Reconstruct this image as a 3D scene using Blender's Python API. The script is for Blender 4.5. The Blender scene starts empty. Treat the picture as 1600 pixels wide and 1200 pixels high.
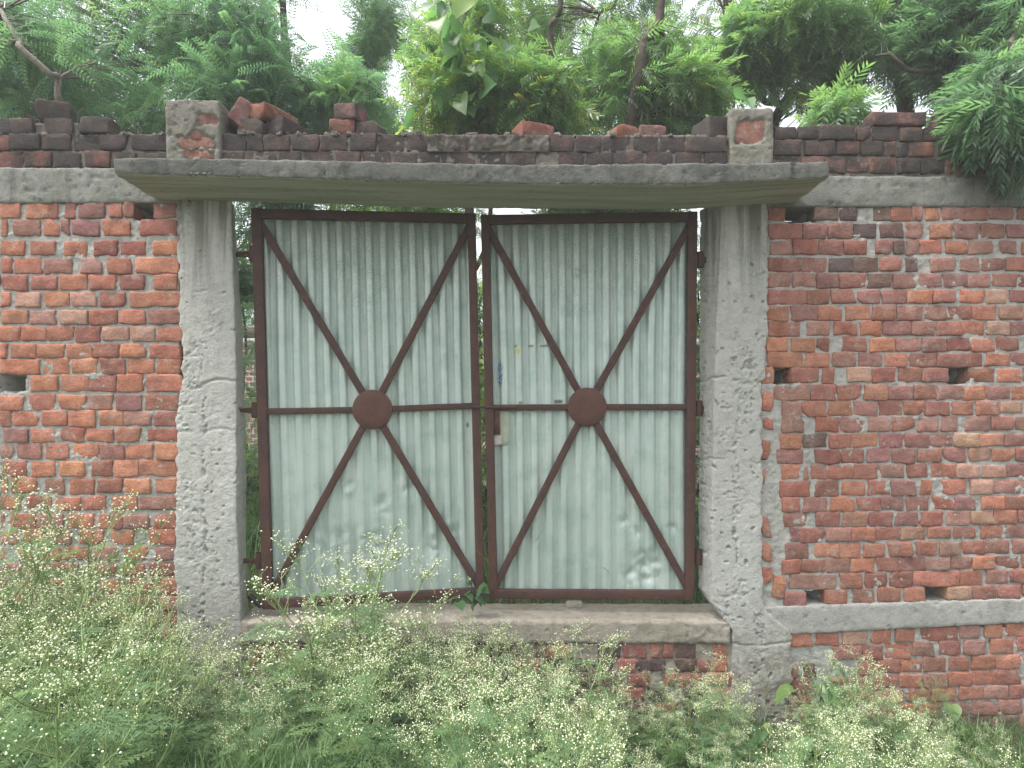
import bpy, math, random
import numpy as np
from mathutils import Vector, Matrix

C = bpy.context.scene.collection
sc = bpy.context.scene
S, D, ZC = 0.00315, 3.0, 1.55          # metres per photo pixel on the wall face, camera distance, eye height
F = D / S

# ------------------------------------------------------------------ camera, sky, sun, exposure
cam = bpy.data.cameras.new('camera')
cam.sensor_width = 36
cam.lens = 36 * F / 1600
cam.shift_y = 51 / 1600
cam.clip_start, cam.clip_end = 0.05, 2000
co = bpy.data.objects.new('camera', cam)
C.objects.link(co)
co.location = (0, -D, ZC)
co.rotation_euler = (math.radians(90), 0, 0)
sc.camera = co

sun_dir = Vector((-0.50, -0.14, 1.15)).normalized()
w = bpy.data.worlds.new('World')
sc.world = w
w.use_nodes = True
wn = w.node_tree
wn.nodes.clear()
sky = wn.nodes.new('ShaderNodeTexSky')
sky.sky_type = 'NISHITA'
sky.sun_disc = False
sky.sun_elevation = math.asin(sun_dir.z)
sky.sun_rotation = math.atan2(sun_dir.x, sun_dir.y)
sky.air_density, sky.dust_density, sky.ozone_density = 1.0, 4.0, 1.0
hs = wn.nodes.new('ShaderNodeHueSaturation')
hs.inputs['Saturation'].default_value = 0.22
hs.inputs['Value'].default_value = 1.0
bgn = wn.nodes.new('ShaderNodeBackground')
bgn.inputs['Strength'].default_value = 0.15
won = wn.nodes.new('ShaderNodeOutputWorld')
wn.links.new(sky.outputs[0], hs.inputs['Color'])
wn.links.new(hs.outputs[0], bgn.inputs['Color'])
wn.links.new(bgn.outputs[0], won.inputs['Surface'])

sl = bpy.data.lights.new('sun', 'SUN')
sl.energy = 1.45
sl.angle = math.radians(20)
sl.color = (1.0, 0.96, 0.9)
so = bpy.data.objects.new('sun', sl)
C.objects.link(so)
so.rotation_euler = (-sun_dir).to_track_quat('-Z', 'Y').to_euler()

sc.view_settings.view_transform = 'Standard'
sc.view_settings.look = 'None'
sc.view_settings.gamma = 1
sc.view_settings.exposure = 1.68
sc.view_settings.use_curve_mapping = False
sc.cycles.max_bounces = 12
sc.cycles.diffuse_bounces = 7
sc.cycles.transmission_bounces = 6

# ------------------------------------------------------------------ helpers
rs = np.random.RandomState(7)
rnd = random.Random(11)


def P(px, py, Y=0.0):
    k = (D + Y) / F
    return np.array(((px - 800) * k, Y, ZC + (651 - py) * k))


def h3(i, j, k, s):
    n = (i * 374761393 + j * 668265263 + k * 1274126177 + s * 974634777) & 0xFFFFFFFF
    n = ((n ^ (n >> 13)) * 1274126177) & 0xFFFFFFFF
    n = ((n ^ (n >> 16)) * 2246822519) & 0xFFFFFFFF
    return ((n ^ (n >> 15)) & 0xFFFFFF) / float(0xFFFFFF)


def vn(p, s=0):
    p = np.asarray(p, float)
    i = np.floor(p).astype(np.int64)
    f = p - i
    f = f * f * (3 - 2 * f)
    r = 0
    for a in (0, 1):
        wa = f[..., 0] if a else 1 - f[..., 0]
        for b in (0, 1):
            wb = f[..., 1] if b else 1 - f[..., 1]
            for c in (0, 1):
                wc = f[..., 2] if c else 1 - f[..., 2]
                r = r + wa * wb * wc * h3(i[..., 0] + a, i[..., 1] + b, i[..., 2] + c, s)
    return r


def fbm(p, o=4, s=0):
    p = np.asarray(p, float)
    r, a, t = 0, 1.0, 0
    for q in range(o):
        r = r + a * vn(p * 2 ** q + 17.3 * q, s + q)
        t += a
        a *= 0.5
    return r / t


def sst(a, b, x):
    t = np.clip((x - a) / (b - a), 0, 1)
    return t * t * (3 - 2 * t)


def mesh(name, V, Q, mats=(), smooth=True, attrs=None, mi=None):
    V = np.ascontiguousarray(V, dtype=np.float32)
    Q = np.ascontiguousarray(Q, dtype=np.int32)
    me = bpy.data.meshes.new(name)
    m, k = Q.shape
    me.vertices.add(len(V))
    me.vertices.foreach_set('co', V.ravel())
    me.loops.add(m * k)
    me.loops.foreach_set('vertex_index', Q.ravel())
    me.polygons.add(m)
    me.polygons.foreach_set('loop_start', np.arange(0, m * k, k, dtype=np.int32))
    me.polygons.foreach_set('use_smooth', np.full(m, smooth, dtype=bool))
    if mi is not None:
        me.polygons.foreach_set('material_index', np.ascontiguousarray(mi, dtype=np.int32))
    for a, (dom, val) in (attrs or {}).items():
        at = me.attributes.new(a, 'FLOAT', dom)
        at.data.foreach_set('value', np.ascontiguousarray(val, dtype=np.float32))
    for mm in mats:
        me.materials.append(mm)
    me.update(calc_edges=True)
    return me


def link(name, me, parent=None, loc=(0, 0, 0)):
    o = bpy.data.objects.new(name, me)
    C.objects.link(o)
    o.location = loc
    if parent is not None:
        o.parent = parent
    return o


def tag(o, label=None, cat=None, group=None, kind=None):
    if label:
        o['label'] = label
    if cat:
        o['category'] = cat
    if group:
        o['group'] = group
    if kind:
        o['kind'] = kind
    return o


def thing(name, label, cat, loc=(0, 0, 0), group=None):
    return tag(link(name, None, None, loc), label, cat, group)


def part(name, V, Q, mats, root, smooth=True, kind=None, attrs=None, label=None):
    """a part whose vertices are given in world space"""
    V = np.asarray(V, float) - np.array(root.location) if root is not None else V
    o = link(name, mesh(name, V, Q, mats, smooth, attrs), root)
    if kind:
        o['kind'] = kind
    if label:
        o['label'] = label
    return o


_boxc = {}


def box_topo(nx, ny, nz):
    key = (nx, ny, nz)
    if key in _boxc:
        return _boxc[key]
    idx, vs, qs = {}, [], []

    def v(i, j, k):
        if (i, j, k) not in idx:
            idx[(i, j, k)] = len(vs)
            vs.append((i, j, k))
        return idx[(i, j, k)]
    for i in range(nx):
        for k in range(nz):
            qs.append((v(i, 0, k), v(i + 1, 0, k), v(i + 1, 0, k + 1), v(i, 0, k + 1)))
            qs.append((v(i, ny, k), v(i, ny, k + 1), v(i + 1, ny, k + 1), v(i + 1, ny, k)))
    for j in range(ny):
        for k in range(nz):
            qs.append((v(0, j, k), v(0, j, k + 1), v(0, j + 1, k + 1), v(0, j + 1, k)))
            qs.append((v(nx, j, k), v(nx, j + 1, k), v(nx, j + 1, k + 1), v(nx, j, k + 1)))
    for i in range(nx):
        for j in range(ny):
            qs.append((v(i, j, 0), v(i, j + 1, 0), v(i + 1, j + 1, 0), v(i + 1, j, 0)))
            qs.append((v(i, j, nz), v(i + 1, j, nz), v(i + 1, j + 1, nz), v(i, j + 1, nz)))
    _boxc[key] = (np.array(vs), np.array(qs))
    return _boxc[key]


def rbox(size, r, n=(1, 1, 1)):
    """box centred on the origin with rounded edges; n = inner cells per axis; returns V, Q, outward direction"""
    T, Q = box_topo(n[0] + 2, n[1] + 2, n[2] + 2)
    V = np.zeros((len(T), 3))
    for a in range(3):
        h = size[a] / 2
        rr = min(r, h * 0.45)
        ax = np.concatenate(([-h], np.linspace(-h + rr, h - rr, n[a] + 1), [h]))
        V[:, a] = ax[T[:, a]]
    hs_ = np.array(size) / 2 - np.minimum(r, np.array(size) / 2 * 0.45)
    inn = np.clip(V, -hs_, hs_)
    d = V - inn
    L = np.linalg.norm(d, axis=1, keepdims=True)
    L[L == 0] = 1
    dn = d / L
    rr = np.minimum(r, np.min(np.array(size)) * 0.22)
    V = inn + dn * rr
    return V, Q, dn


def rough_box(xl, xr, y0, y1, z0, z1, step, disp, zl=None, zh=None):
    """subdivided block with x limits xl(y,z), xr(y,z) (or numbers), displaced by disp(P) -> (N,3) offsets"""
    f = lambda q, y, z: q(y, z) if callable(q) else np.full_like(y, q)
    wx = abs((xr(np.array([y0]), np.array([z0]))[0] if callable(xr) else xr) - (xl(np.array([y0]), np.array([z0]))[0] if callable(xl) else xl))
    n = [max(2, int(math.ceil(q / step))) for q in (wx, y1 - y0, z1 - z0)]
    T, Q = box_topo(*n)
    u = T / np.array(n)
    y = y0 + (y1 - y0) * u[:, 1]
    z = z0 + (z1 - z0) * u[:, 2]
    a, b = f(xl, y, z), f(xr, y, z)
    x = a + (b - a) * u[:, 0]
    V = np.stack([x, y, z], 1)
    if zl is not None:
        V[:, 2] = zl(x) + (zh(x) - zl(x)) * u[:, 2]
    # outward direction, softened at the edges
    e = 0.018
    dn = np.zeros_like(V)
    for ax, (lo, hi) in enumerate((((u[:, 0]), (1 - u[:, 0])), ((u[:, 1]), (1 - u[:, 1])), ((u[:, 2]), (1 - u[:, 2])))):
        ext = (b - a, np.full_like(y, y1 - y0), np.full_like(y, z1 - z0))[ax]
        dn[:, ax] += np.clip(1 - hi * ext / e, 0, 1) - np.clip(1 - lo * ext / e, 0, 1)
    L = np.linalg.norm(dn, axis=1, keepdims=True)
    edge = np.clip(L[:, 0] - 1, 0, 1)
    L[L < 1e-6] = 1
    dn = dn / L
    return V + disp(V, dn, edge), Q


def concrete_disp(amp=0.004, pit=0.007, seed=0, edge_r=0.006, pitmask=0.5, rag=0.006, lines=(), vline=None):
    def g(V, dn, edge):
        lo = (fbm(V * 9, 3, seed) - 0.5) * 2 * amp
        fi = (fbm(V * 55, 2, seed + 5) - 0.5) * 2 * amp * 0.45
        pm = sst(pitmask + 0.10, pitmask + 0.2, fbm(V * np.array([9.0, 9.0, 4.5]), 3, seed + 9))
        pt = -pit * (sst(0.57, 0.68, fbm(V * np.array([52, 52, 66]), 3, seed + 3)) * (0.04 + 0.55 * pm * fbm(V * 20, 2, seed + 21) * 1.6) + sst(0.72, 0.80, fbm(V * np.array([34, 34, 44]) + 7, 2, seed + 4)) * 0.9)
        fi = fi + (vn(V * 150, seed + 15) - 0.5) * amp * 0.5 + pm * (vn(V * 85, seed + 16) - 0.5) * amp * 1.2
        for lz, ld in lines:      # lift joints between pours
            wob = (fbm(np.stack([V[:, 0] * 9, V[:, 1] * 9, 0 * V[:, 0] + lz], -1), 3, seed + 30) - 0.5) * 0.06
            pt = pt - ld * np.exp(-((V[:, 2] - lz - wob) / 0.0055) ** 2) * sst(0.35, 0.5, fbm(V * 13, 2, seed + 31))
        if vline:                 # row of blow holes down the middle
            vx = np.abs(V[:, 0] - vline[0] - (vn(V * 14, seed + 32) - 0.5) * 0.03)
            on = (V[:, 2] < vline[1]) & (V[:, 2] > vline[2])
            pt = pt - 0.010 * on * np.exp(-(vx / 0.008) ** 2) * sst(0.48, 0.62, fbm(V * np.array([60, 60, 46]), 2, seed + 33))
        ed = -edge * (edge_r + rag * 2.6 * (fbm(V * 28, 3, seed + 8) - 0.32))
        return dn * (lo + fi + pt + ed)[:, None]
    return g


# ------------------------------------------------------------------ materials
class M:
    def __init__(s, name):
        s.m = bpy.data.materials.new(name)
        s.m.use_nodes = True
        s.t = s.m.node_tree
        s.b = s.t.nodes['Principled BSDF']

    def n(s, typ, ins=None, **pr):
        nd = s.t.nodes.new('ShaderNode' + typ)
        for k, v in pr.items():
            setattr(nd, k, v)
        for k, v in (ins or {}).items():
            s.set(nd.inputs[k], v)
        return nd

    def set(s, sock, v):
        if isinstance(v, bpy.types.NodeSocket):
            s.t.links.new(v, sock)
        elif isinstance(v, bpy.types.Node):
            s.t.links.new(v.outputs[0], sock)
        else:
            sock.default_value = (*v, 1) if isinstance(v, tuple) and len(v) == 3 and sock.type == 'RGBA' else v

    def pos(s, scale=(1, 1, 1)):
        g = s.n('NewGeometry')
        return s.n('Mapping', {'Vector': g.outputs['Position'], 'Scale': scale}).outputs[0]

    def noise(s, vec, scale, detail=4, rough=0.55, lac=2.0):
        return s.n('TexNoise', {'Vector': vec, 'Scale': scale, 'Detail': detail, 'Roughness': rough, 'Lacunarity': lac}).outputs['Fac']

    def ramp(s, fac, a, b, lo=0.0, hi=1.0):
        return s.n('MapRange', {'Value': fac, 'From Min': a, 'From Max': b, 'To Min': lo, 'To Max': hi}, interpolation_type='SMOOTHSTEP').outputs[0]

    def mix(s, fac, a, b, mode='MIX'):
        nd = s.n('Mix', data_type='RGBA', blend_type=mode)
        s.set(nd.inputs[0], fac)
        s.set(nd.inputs[6], a)
        s.set(nd.inputs[7], b)
        return nd.outputs[2]

    def math(s, op, a, b=0.0):
        nd = s.n('Math', operation=op)
        s.set(nd.inputs[0], a)
        s.set(nd.inputs[1], b)
        return nd.outputs[0]

    def bump(s, h, strength=0.5, dist=0.01, prev=None):
        nd = s.n('Bump', {'Height': h, 'Strength': strength, 'Distance': dist})
        if prev is not None:
            s.set(nd.inputs['Normal'], prev)
        return nd.outputs[0]

    def done(s, col, rough=0.85, normal=None, metal=0.0, spec=0.3):
        s.set(s.b.inputs['Base Color'], col)
        s.set(s.b.inputs['Roughness'], rough)
        s.set(s.b.inputs['Metallic'], metal)
        s.set(s.b.inputs['Specular IOR Level'], spec)
        if normal is not None:
            s.set(s.b.inputs['Normal'], normal)
        return s.m


def lin(r, g, b):
    f = lambda c: c / 12.92 if c <= 0.04045 else ((c + 0.055) / 1.055) ** 2.4
    return tuple(f(c / 255) for c in (r, g, b))


MORTAR = (0.385, 0.38, 0.345)


def brick_material(name, island=False, smear=0.5, dark=0.0, cols=None):
    q = M(name)
    p = q.pos()
    if island:
        ri = q.n('NewGeometry').outputs['Random Per Island']
        cr = q.n('ValToRGB', {'Fac': ri})
        el = cr.color_ramp
        el.elements[0].color = (*cols[0], 1)
        el.elements[1].color = (*cols[-1], 1)
        for i, c in enumerate(cols[1:-1]):
            e = el.elements.new((i + 1) / (len(cols) - 1))
            e.color = (*c, 1)
        base = cr.outputs[0]
        pr = p
    else:
        oi = q.n('ObjectInfo')
        base = oi.outputs['Color']
        off = q.n('VectorMath', {0: p}, operation='ADD')
        sc_ = q.n('VectorMath', {0: (13.0, 7.0, 5.0)}, operation='SCALE')
        q.set(sc_.inputs['Scale'], oi.outputs['Random'])
        q.set(off.inputs[1], sc_.outputs[0])
        pr = off.outputs[0]
    big = q.noise(pr, 16, 5, 0.62)
    fine = q.noise(pr, 120, 4, 0.7)
    strk = q.noise(q.n('Mapping', {'Vector': pr, 'Scale': (9, 30, 60)}).outputs[0], 1.0, 4, 0.6)
    c = q.mix(q.ramp(big, 0.3, 0.72), base, q.mix(1.0, base, (0.62, 0.56, 0.56), 'MULTIPLY'))
    c = q.mix(q.ramp(strk, 0.52, 0.75, 0, 0.55), c, q.mix(1.0, base, (1.32, 1.35, 1.3), 'MULTIPLY'))
    c = q.mix(q.ramp(fine, 0.53, 0.66, 0, 0.75), c, q.mix(1.0, base, (0.52, 0.47, 0.47), 'MULTIPLY'))
    c = q.mix(q.ramp(fine, 0.44, 0.32, 0, 0.5), c, q.mix(1.0, base, (1.3, 1.32, 1.3), 'MULTIPLY'))
    # cement film left on the faces
    sm = q.noise(p, 14, 6, 0.68)
    sm2 = q.noise(p, 55, 4, 0.7)
    film = q.math('MULTIPLY', q.ramp(sm, 0.52, 0.70), q.ramp(sm2, 0.36, 0.62))
    c = q.mix(q.math('MULTIPLY', film, smear), c, MORTAR)
    c = q.mix(q.ramp(q.noise(p, 6, 5, 0.65), 0.3, 0.7, 0.0, 0.10 if smear > 0.4 else 0.04), c, MORTAR)
    # lime runs
    run = q.noise(q.pos((46, 46, 1.6)), 1.0, 3, 0.5)
    runm = q.math('MULTIPLY', q.ramp(run, 0.70, 0.78), q.ramp(q.noise(p, 2.2, 2), 0.5, 0.66))
    c = q.mix(q.math('MULTIPLY', runm, 0.55), c, (0.52, 0.50, 0.46))
    if dark:
        c = q.mix(q.ramp(q.noise(p, 9, 5, 0.65), 0.30, 0.60, 0.25, dark), c, (0.045, 0.042, 0.04))
    nb = q.bump(q.noise(pr, 50, 6, 0.72), 0.8, 0.014)
    nb = q.bump(fine, 0.7, 0.006, nb)
    return q.done(c, 0.92, nb, spec=0.2)


def cement_material(name, base, dark, light, stain=0.5, moss=0.0, speck=0.6, under=0.0, streaks=0.0):
    q = M(name)
    p = q.pos()
    a = q.noise(p, 3.2, 6, 0.62)
    b = q.noise(p, 22, 6, 0.7)
    f = q.noise(p, 160, 4, 0.75)
    v = q.noise(q.pos((16, 16, 1.3)), 1.0, 5, 0.6)
    c = q.mix(q.ramp(a, 0.34, 0.68), base, light)
    c = q.mix(q.ramp(b, 0.46, 0.72, 0, 0.6), c, dark)
    c = q.mix(q.ramp(v, 0.54, 0.76, 0, stain), c, dark)
    c = q.mix(q.ramp(f, 0.58, 0.72, 0, speck), c, q.mix(1.0, dark, (0.5, 0.5, 0.5), 'MULTIPLY'))
    c = q.mix(q.ramp(f, 0.42, 0.30, 0, 0.35), c, q.mix(1.0, light, (1.25, 1.25, 1.2), 'MULTIPLY'))
    if moss:
        c = q.mix(q.ramp(q.noise(p, 7, 6, 0.7), 0.46, 0.68, 0, moss), c, (0.10, 0.12, 0.045))
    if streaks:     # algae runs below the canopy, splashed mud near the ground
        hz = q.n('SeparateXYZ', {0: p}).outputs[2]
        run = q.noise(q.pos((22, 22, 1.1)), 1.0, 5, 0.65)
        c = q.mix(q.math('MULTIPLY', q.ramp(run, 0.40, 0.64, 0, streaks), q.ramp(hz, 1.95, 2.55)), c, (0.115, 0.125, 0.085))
        c = q.mix(q.math('MULTIPLY', q.ramp(b, 0.36, 0.62, 0.15, streaks), q.ramp(hz, 0.75, 0.15)), c, (0.19, 0.155, 0.115))
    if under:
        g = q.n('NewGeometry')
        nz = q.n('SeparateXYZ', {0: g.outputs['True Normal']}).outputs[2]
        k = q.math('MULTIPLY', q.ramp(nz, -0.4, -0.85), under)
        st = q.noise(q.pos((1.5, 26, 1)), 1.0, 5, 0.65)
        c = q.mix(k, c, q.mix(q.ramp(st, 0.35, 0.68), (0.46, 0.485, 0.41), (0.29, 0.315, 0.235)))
    nb = q.bump(b, 0.75, 0.014)
    nb = q.bump(f, 0.9, 0.006, nb)
    return q.done(c, 0.93, nb, spec=0.2)


def plain(name, col, rough=0.6, var=0.35, scale=30, metal=0.0, bump=0.2, spec=0.3):
    q = M(name)
    p = q.pos()
    c = q.mix(q.ramp(q.noise(p, scale, 6, 0.68), 0.35, 0.7), col, tuple(x * (1 - var) for x in col))
    c = q.mix(q.ramp(q.noise(p, scale * 5, 3, 0.7), 0.55, 0.75, 0, 0.4), c, tuple(min(1, x * (1 + var)) for x in col))
    return q.done(c, rough, q.bump(q.noise(p, scale * 6, 4, 0.7), bump, 0.004), metal, spec)


def leaf_material(name, stops, trans=0.35, rough=0.36, spec=0.6, patch=0.5):
    """leaf colour by the per-leaf 'tone' attribute; a little light passes through"""
    q = M(name)
    at = q.n('Attribute', attribute_name='tone')
    cr = q.n('ValToRGB', {'Fac': at.outputs['Fac']})
    el = cr.color_ramp
    el.elements[0].position, el.elements[0].color = stops[0][0], (*stops[0][1], 1)
    el.elements[1].position, el.elements[1].color = stops[-1][0], (*stops[-1][1], 1)
    for s_, c_ in stops[1:-1]:
        e = el.elements.new(s_)
        e.color = (*c_, 1)
    c = cr.outputs[0]
    c = q.mix(q.ramp(q.noise(q.pos(), 3.0, 3), 0.35, 0.7, 0, patch), c, q.mix(1.0, c, (0.62, 0.72, 0.7), 'MULTIPLY'))
    q.done(c, rough, None, spec=spec)
    tr = q.n('BsdfTranslucent', {'Color': q.mix(1.0, c, (1.9, 2.1, 1.25), 'MULTIPLY')})
    mx = q.n('MixShader', {0: trans, 1: q.b.outputs[0], 2: tr.outputs[0]})
    q.t.links.new(mx.outputs[0], q.t.nodes['Material Output'].inputs['Surface'])
    return q.m


BR = {
    'r': (0.43, 0.165, 0.105), 'o': (0.48, 0.200, 0.120), 'd': (0.33, 0.130, 0.092), 'p': (0.48, 0.28, 0.20),
    'm': (0.315, 0.142, 0.118), 'k': (0.100, 0.062, 0.058), 'g': (0.37, 0.185, 0.145), 'b': (0.155, 0.092, 0.075),
}
brick_mat = brick_material('brick_clay', smear=0.62)
brick_far = brick_material('brick_clay_courses', True, 0.45, cols=[BR[k] for k in 'rdmogr'])
brick_old = brick_material('brick_weathered', smear=0.18, dark=0.9)
mortar_mat = cement_material('mortar', MORTAR, (0.20, 0.195, 0.18), (0.43, 0.425, 0.39), 0.35)
mortar_old = cement_material('mortar_weathered', (0.15, 0.135, 0.12), (0.07, 0.06, 0.055), (0.22, 0.20, 0.17), 0.5, 0.2)
pillar_mat = cement_material('pillar_concrete', (0.42, 0.42, 0.385), (0.27, 0.27, 0.245), (0.47, 0.47, 0.435), 0.25, 0.0, 0.5, streaks=0.8)
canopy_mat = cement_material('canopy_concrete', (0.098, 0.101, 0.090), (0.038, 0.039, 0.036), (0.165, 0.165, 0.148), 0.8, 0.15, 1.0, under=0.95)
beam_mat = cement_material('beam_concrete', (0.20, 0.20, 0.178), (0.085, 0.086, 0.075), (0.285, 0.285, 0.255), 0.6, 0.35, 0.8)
band_mat = cement_material('plinth_concrete', (0.33, 0.325, 0.30), (0.19, 0.19, 0.175), (0.40, 0.395, 0.365), 0.3)
sill_mat = cement_material('sill_concrete', (0.31, 0.275, 0.225), (0.15, 0.14, 0.115), (0.40, 0.36, 0.305), 0.4, 0.12)
stub_mat = cement_material('stub_plaster', (0.175, 0.165, 0.14), (0.075, 0.07, 0.06), (0.25, 0.24, 0.205), 0.6, 0.3, 0.9)
q = M('red_oxide_steel')
p_ = q.pos()
c_ = q.mix(q.ramp(q.noise(p_, 9, 6, 0.7), 0.35, 0.68), (0.074, 0.031, 0.023), (0.046, 0.024, 0.020))
c_ = q.mix(q.ramp(q.noise(p_, 34, 6, 0.75), 0.54, 0.68, 0, 0.75), c_, (0.120, 0.046, 0.024))
c_ = q.mix(q.ramp(q.noise(p_, 150, 3, 0.75), 0.58, 0.70, 0, 0.6), c_, (0.022, 0.017, 0.016))
rust_mat = q.done(c_, 0.68, q.bump(q.noise(p_, 130, 5, 0.75), 0.5, 0.004))
rust_disc = plain('red_oxide_plate', (0.095, 0.038, 0.028), 0.6, 0.3, 14, 0.0, 0.25)
plate_mat = plain('bare_filler', (0.40, 0.37, 0.33), 0.8, 0.3, 40)
black_mat = plain('black_plastic', (0.012, 0.012, 0.013), 0.4, 0.2, 40)
bark_mat = plain('bark', (0.085, 0.068, 0.055), 0.9, 0.5, 26, 0, 0.6)
bark_pale = plain('bark_pale', (0.22, 0.19, 0.16), 0.9, 0.4, 26, 0, 0.5)

# ------------------------------------------------------------------ ground
q = M('soil')
p_ = q.pos()
c_ = q.mix(q.ramp(q.noise(p_, 5, 6, 0.65), 0.35, 0.65), (0.085, 0.062, 0.042), (0.055, 0.065, 0.028))
c_ = q.mix(q.ramp(q.noise(p_, 60, 5, 0.7), 0.5, 0.7, 0, 0.6), c_, (0.15, 0.12, 0.09))
soil_mat = q.done(c_, 0.95, q.bump(q.noise(p_, 40, 6, 0.7), 0.8, 0.03))


def ground_z(x, y):
    base = np.interp(y, [-500, -1.25, -0.35, 0.02, 0.10, 0.6, 500], [0.30, 0.30, 0.02, 0.0, 0.30, 0.42, 0.42])
    return base + (fbm(np.stack([x * 1.7, y * 1.7, 0 * x], -1), 3, 3) - 0.5) * 0.10 * np.exp(-np.abs(y) / 30)


gx = np.unique(np.concatenate([np.linspace(-4.5, 4.5, 120), np.array([-150, -80, -40, -20, -12, -8, -6]), np.array([6, 8, 12, 20, 40, 80, 150])]))
gy = np.unique(np.concatenate([np.linspace(-3.6, 3, 110), np.array([-100, -50, -20, -10, -6, -4.5]), np.array([4, 6, 9, 14, 20, 35, 60, 120, 200])]))
GX, GY = np.meshgrid(gx, gy, indexing='ij')
GZ = ground_z(GX, GY)
nI, nJ = GX.shape
ii = np.arange(nI * nJ).reshape(nI, nJ)
gq = np.stack([ii[:-1, :-1], ii[1:, :-1], ii[1:, 1:], ii[:-1, 1:]], -1).reshape(-1, 4)
tag(link('ground', mesh('ground', np.stack([GX, GY, GZ], -1).reshape(-1, 3), gq, [soil_mat])), 'bare soil and weeds in front of and behind the wall', None, None, 'structure')


# ------------------------------------------------------------------ walls of brick
def grid_sheet(x0, x1, z0, z1, step, fy, back, cut=None):
    nx, nz = max(2, int((x1 - x0) / step)), max(2, int((z1 - z0) / step))
    X, Z = np.meshgrid(np.linspace(x0, x1, nx + 1), np.linspace(z0, z1, nz + 1), indexing='ij')
    Y = fy(X, Z)
    Vf = np.stack([X, Y, Z], -1).reshape(-1, 3)
    ii = np.arange((nx + 1) * (nz + 1)).reshape(nx + 1, nz + 1)
    Qf = np.stack([ii[:-1, :-1], ii[1:, :-1], ii[1:, 1:], ii[:-1, 1:]], -1).reshape(-1, 4)
    if cut is not None:
        cx = (X[:-1, :-1] + X[1:, 1:]).ravel() / 2
        cz = (Z[:-1, :-1] + Z[1:, 1:]).ravel() / 2
        k = ~cut(cx, cz)
    else:
        k = np.ones(len(Qf), bool)
    # skirts round the rim to the back plane
    rim = np.concatenate([ii[:, 0], ii[-1, 1:], ii[::-1, -1][1:], ii[0, ::-1][1:]])
    Vs = Vf[rim].copy()
    Vs[:, 1] = back
    n0 = len(Vf)
    m = len(rim)
    s = np.arange(m - 1)
    Qs = np.stack([rim[:-1], n0 + s, n0 + s + 1, rim[1:]], -1)
    n1 = n0 + m
    if cut is None:
        Vb = np.array([(x0, back, z0), (x1, back, z0), (x1, back, z1), (x0, back, z1)])
        Qb = np.array([[n1, n1 + 3, n1 + 2, n1 + 1]])
    else:
        Vb = Vf.copy()
        Vb[:, 1] = back
        Qb = (Qf[k] + n1)[:, ::-1]
    return np.concatenate([Vf, Vs, Vb]), np.concatenate([Qf[k], Qs, Qb])


def brick_shape(size, seed, big=False, chip=0.07, rough=1.0):
    r = np.random.RandomState(seed)
    n = (5 if size[0] < 0.16 else 8, 2, 3)
    V, Q, dn = rbox(size, 0.0045 + 0.003 * r.rand(), n)
    o = r.rand(3) * 40
    lo = fbm(V * 22 + o, 2, 1) - 0.5
    hi = fbm(V * 70 + o, 2, 4) - 0.5
    V = V + dn * (lo * 0.013 + hi * 0.007)[:, None] * rough
    V[:, 0] += (vn(V * np.array([6, 6, 26]) + o, 2) - 0.5) * 0.0085 * rough
    V[:, 2] += (vn(V * np.array([17, 6, 6]) + o + 9, 3) - 0.5) * 0.009 * rough
    for q_ in range(3):
        if r.rand() < chip:
            sg = np.array([r.choice([-1, 1]), -1, r.choice([-1, 1])])
            nn = sg * np.array([0.5 + r.rand(), 0.15 + 0.9 * r.rand(), 0.5 + r.rand()])
            nn /= np.linalg.norm(nn)
            lim = np.dot(np.array(size) / 2 * sg, nn) - (0.008 + 0.014 * r.rand())
            e = V @ nn - lim + (fbm(V * 45 + o, 2, 7) - 0.5) * 0.012
            V = V - nn * np.maximum(e, 0)[:, None]
    return V, Q


seed_ = [100]


def add_brick(root, x0, x1, z0, z1, yf, depth, col, mat, rot=(0, 0, 0), name='brick', chip=0.35, rough=1.0):
    seed_[0] += 1
    V, Q = brick_shape((x1 - x0, depth, z1 - z0), seed_[0], chip=chip, rough=rough)
    o = link(name, mesh(name, V, Q, [mat]), root)
    loc = Vector(((x0 + x1) / 2, yf + depth / 2, (z0 + z1) / 2))
    o.location = loc - root.location if root is not None else loc
    o.rotation_euler = rot
    c = np.array(col) * (0.86 + 0.3 * rnd.random()) * np.array([1, 0.93 + 0.14 * rnd.random(), 0.93 + 0.14 * rnd.random()])
    o.color = (*c, 1)
    return o


def jit(a):
    return (rnd.random() - 0.5) * 2 * a


def gen_row(x0, x1, pitch, joint=5):
    r, x = [], x0 - rnd.random() * pitch
    while x < x1:
        wd = pitch * (1.65 if rnd.random() < 0.06 else 1) * (0.94 + 0.12 * rnd.random())
        r.append((x, x + wd - joint - rnd.random() * 3))
        x += wd
    return r


def pick_col(weights):
    return BR[rnd.choices(list(weights), list(weights.values()))[0]]


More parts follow.
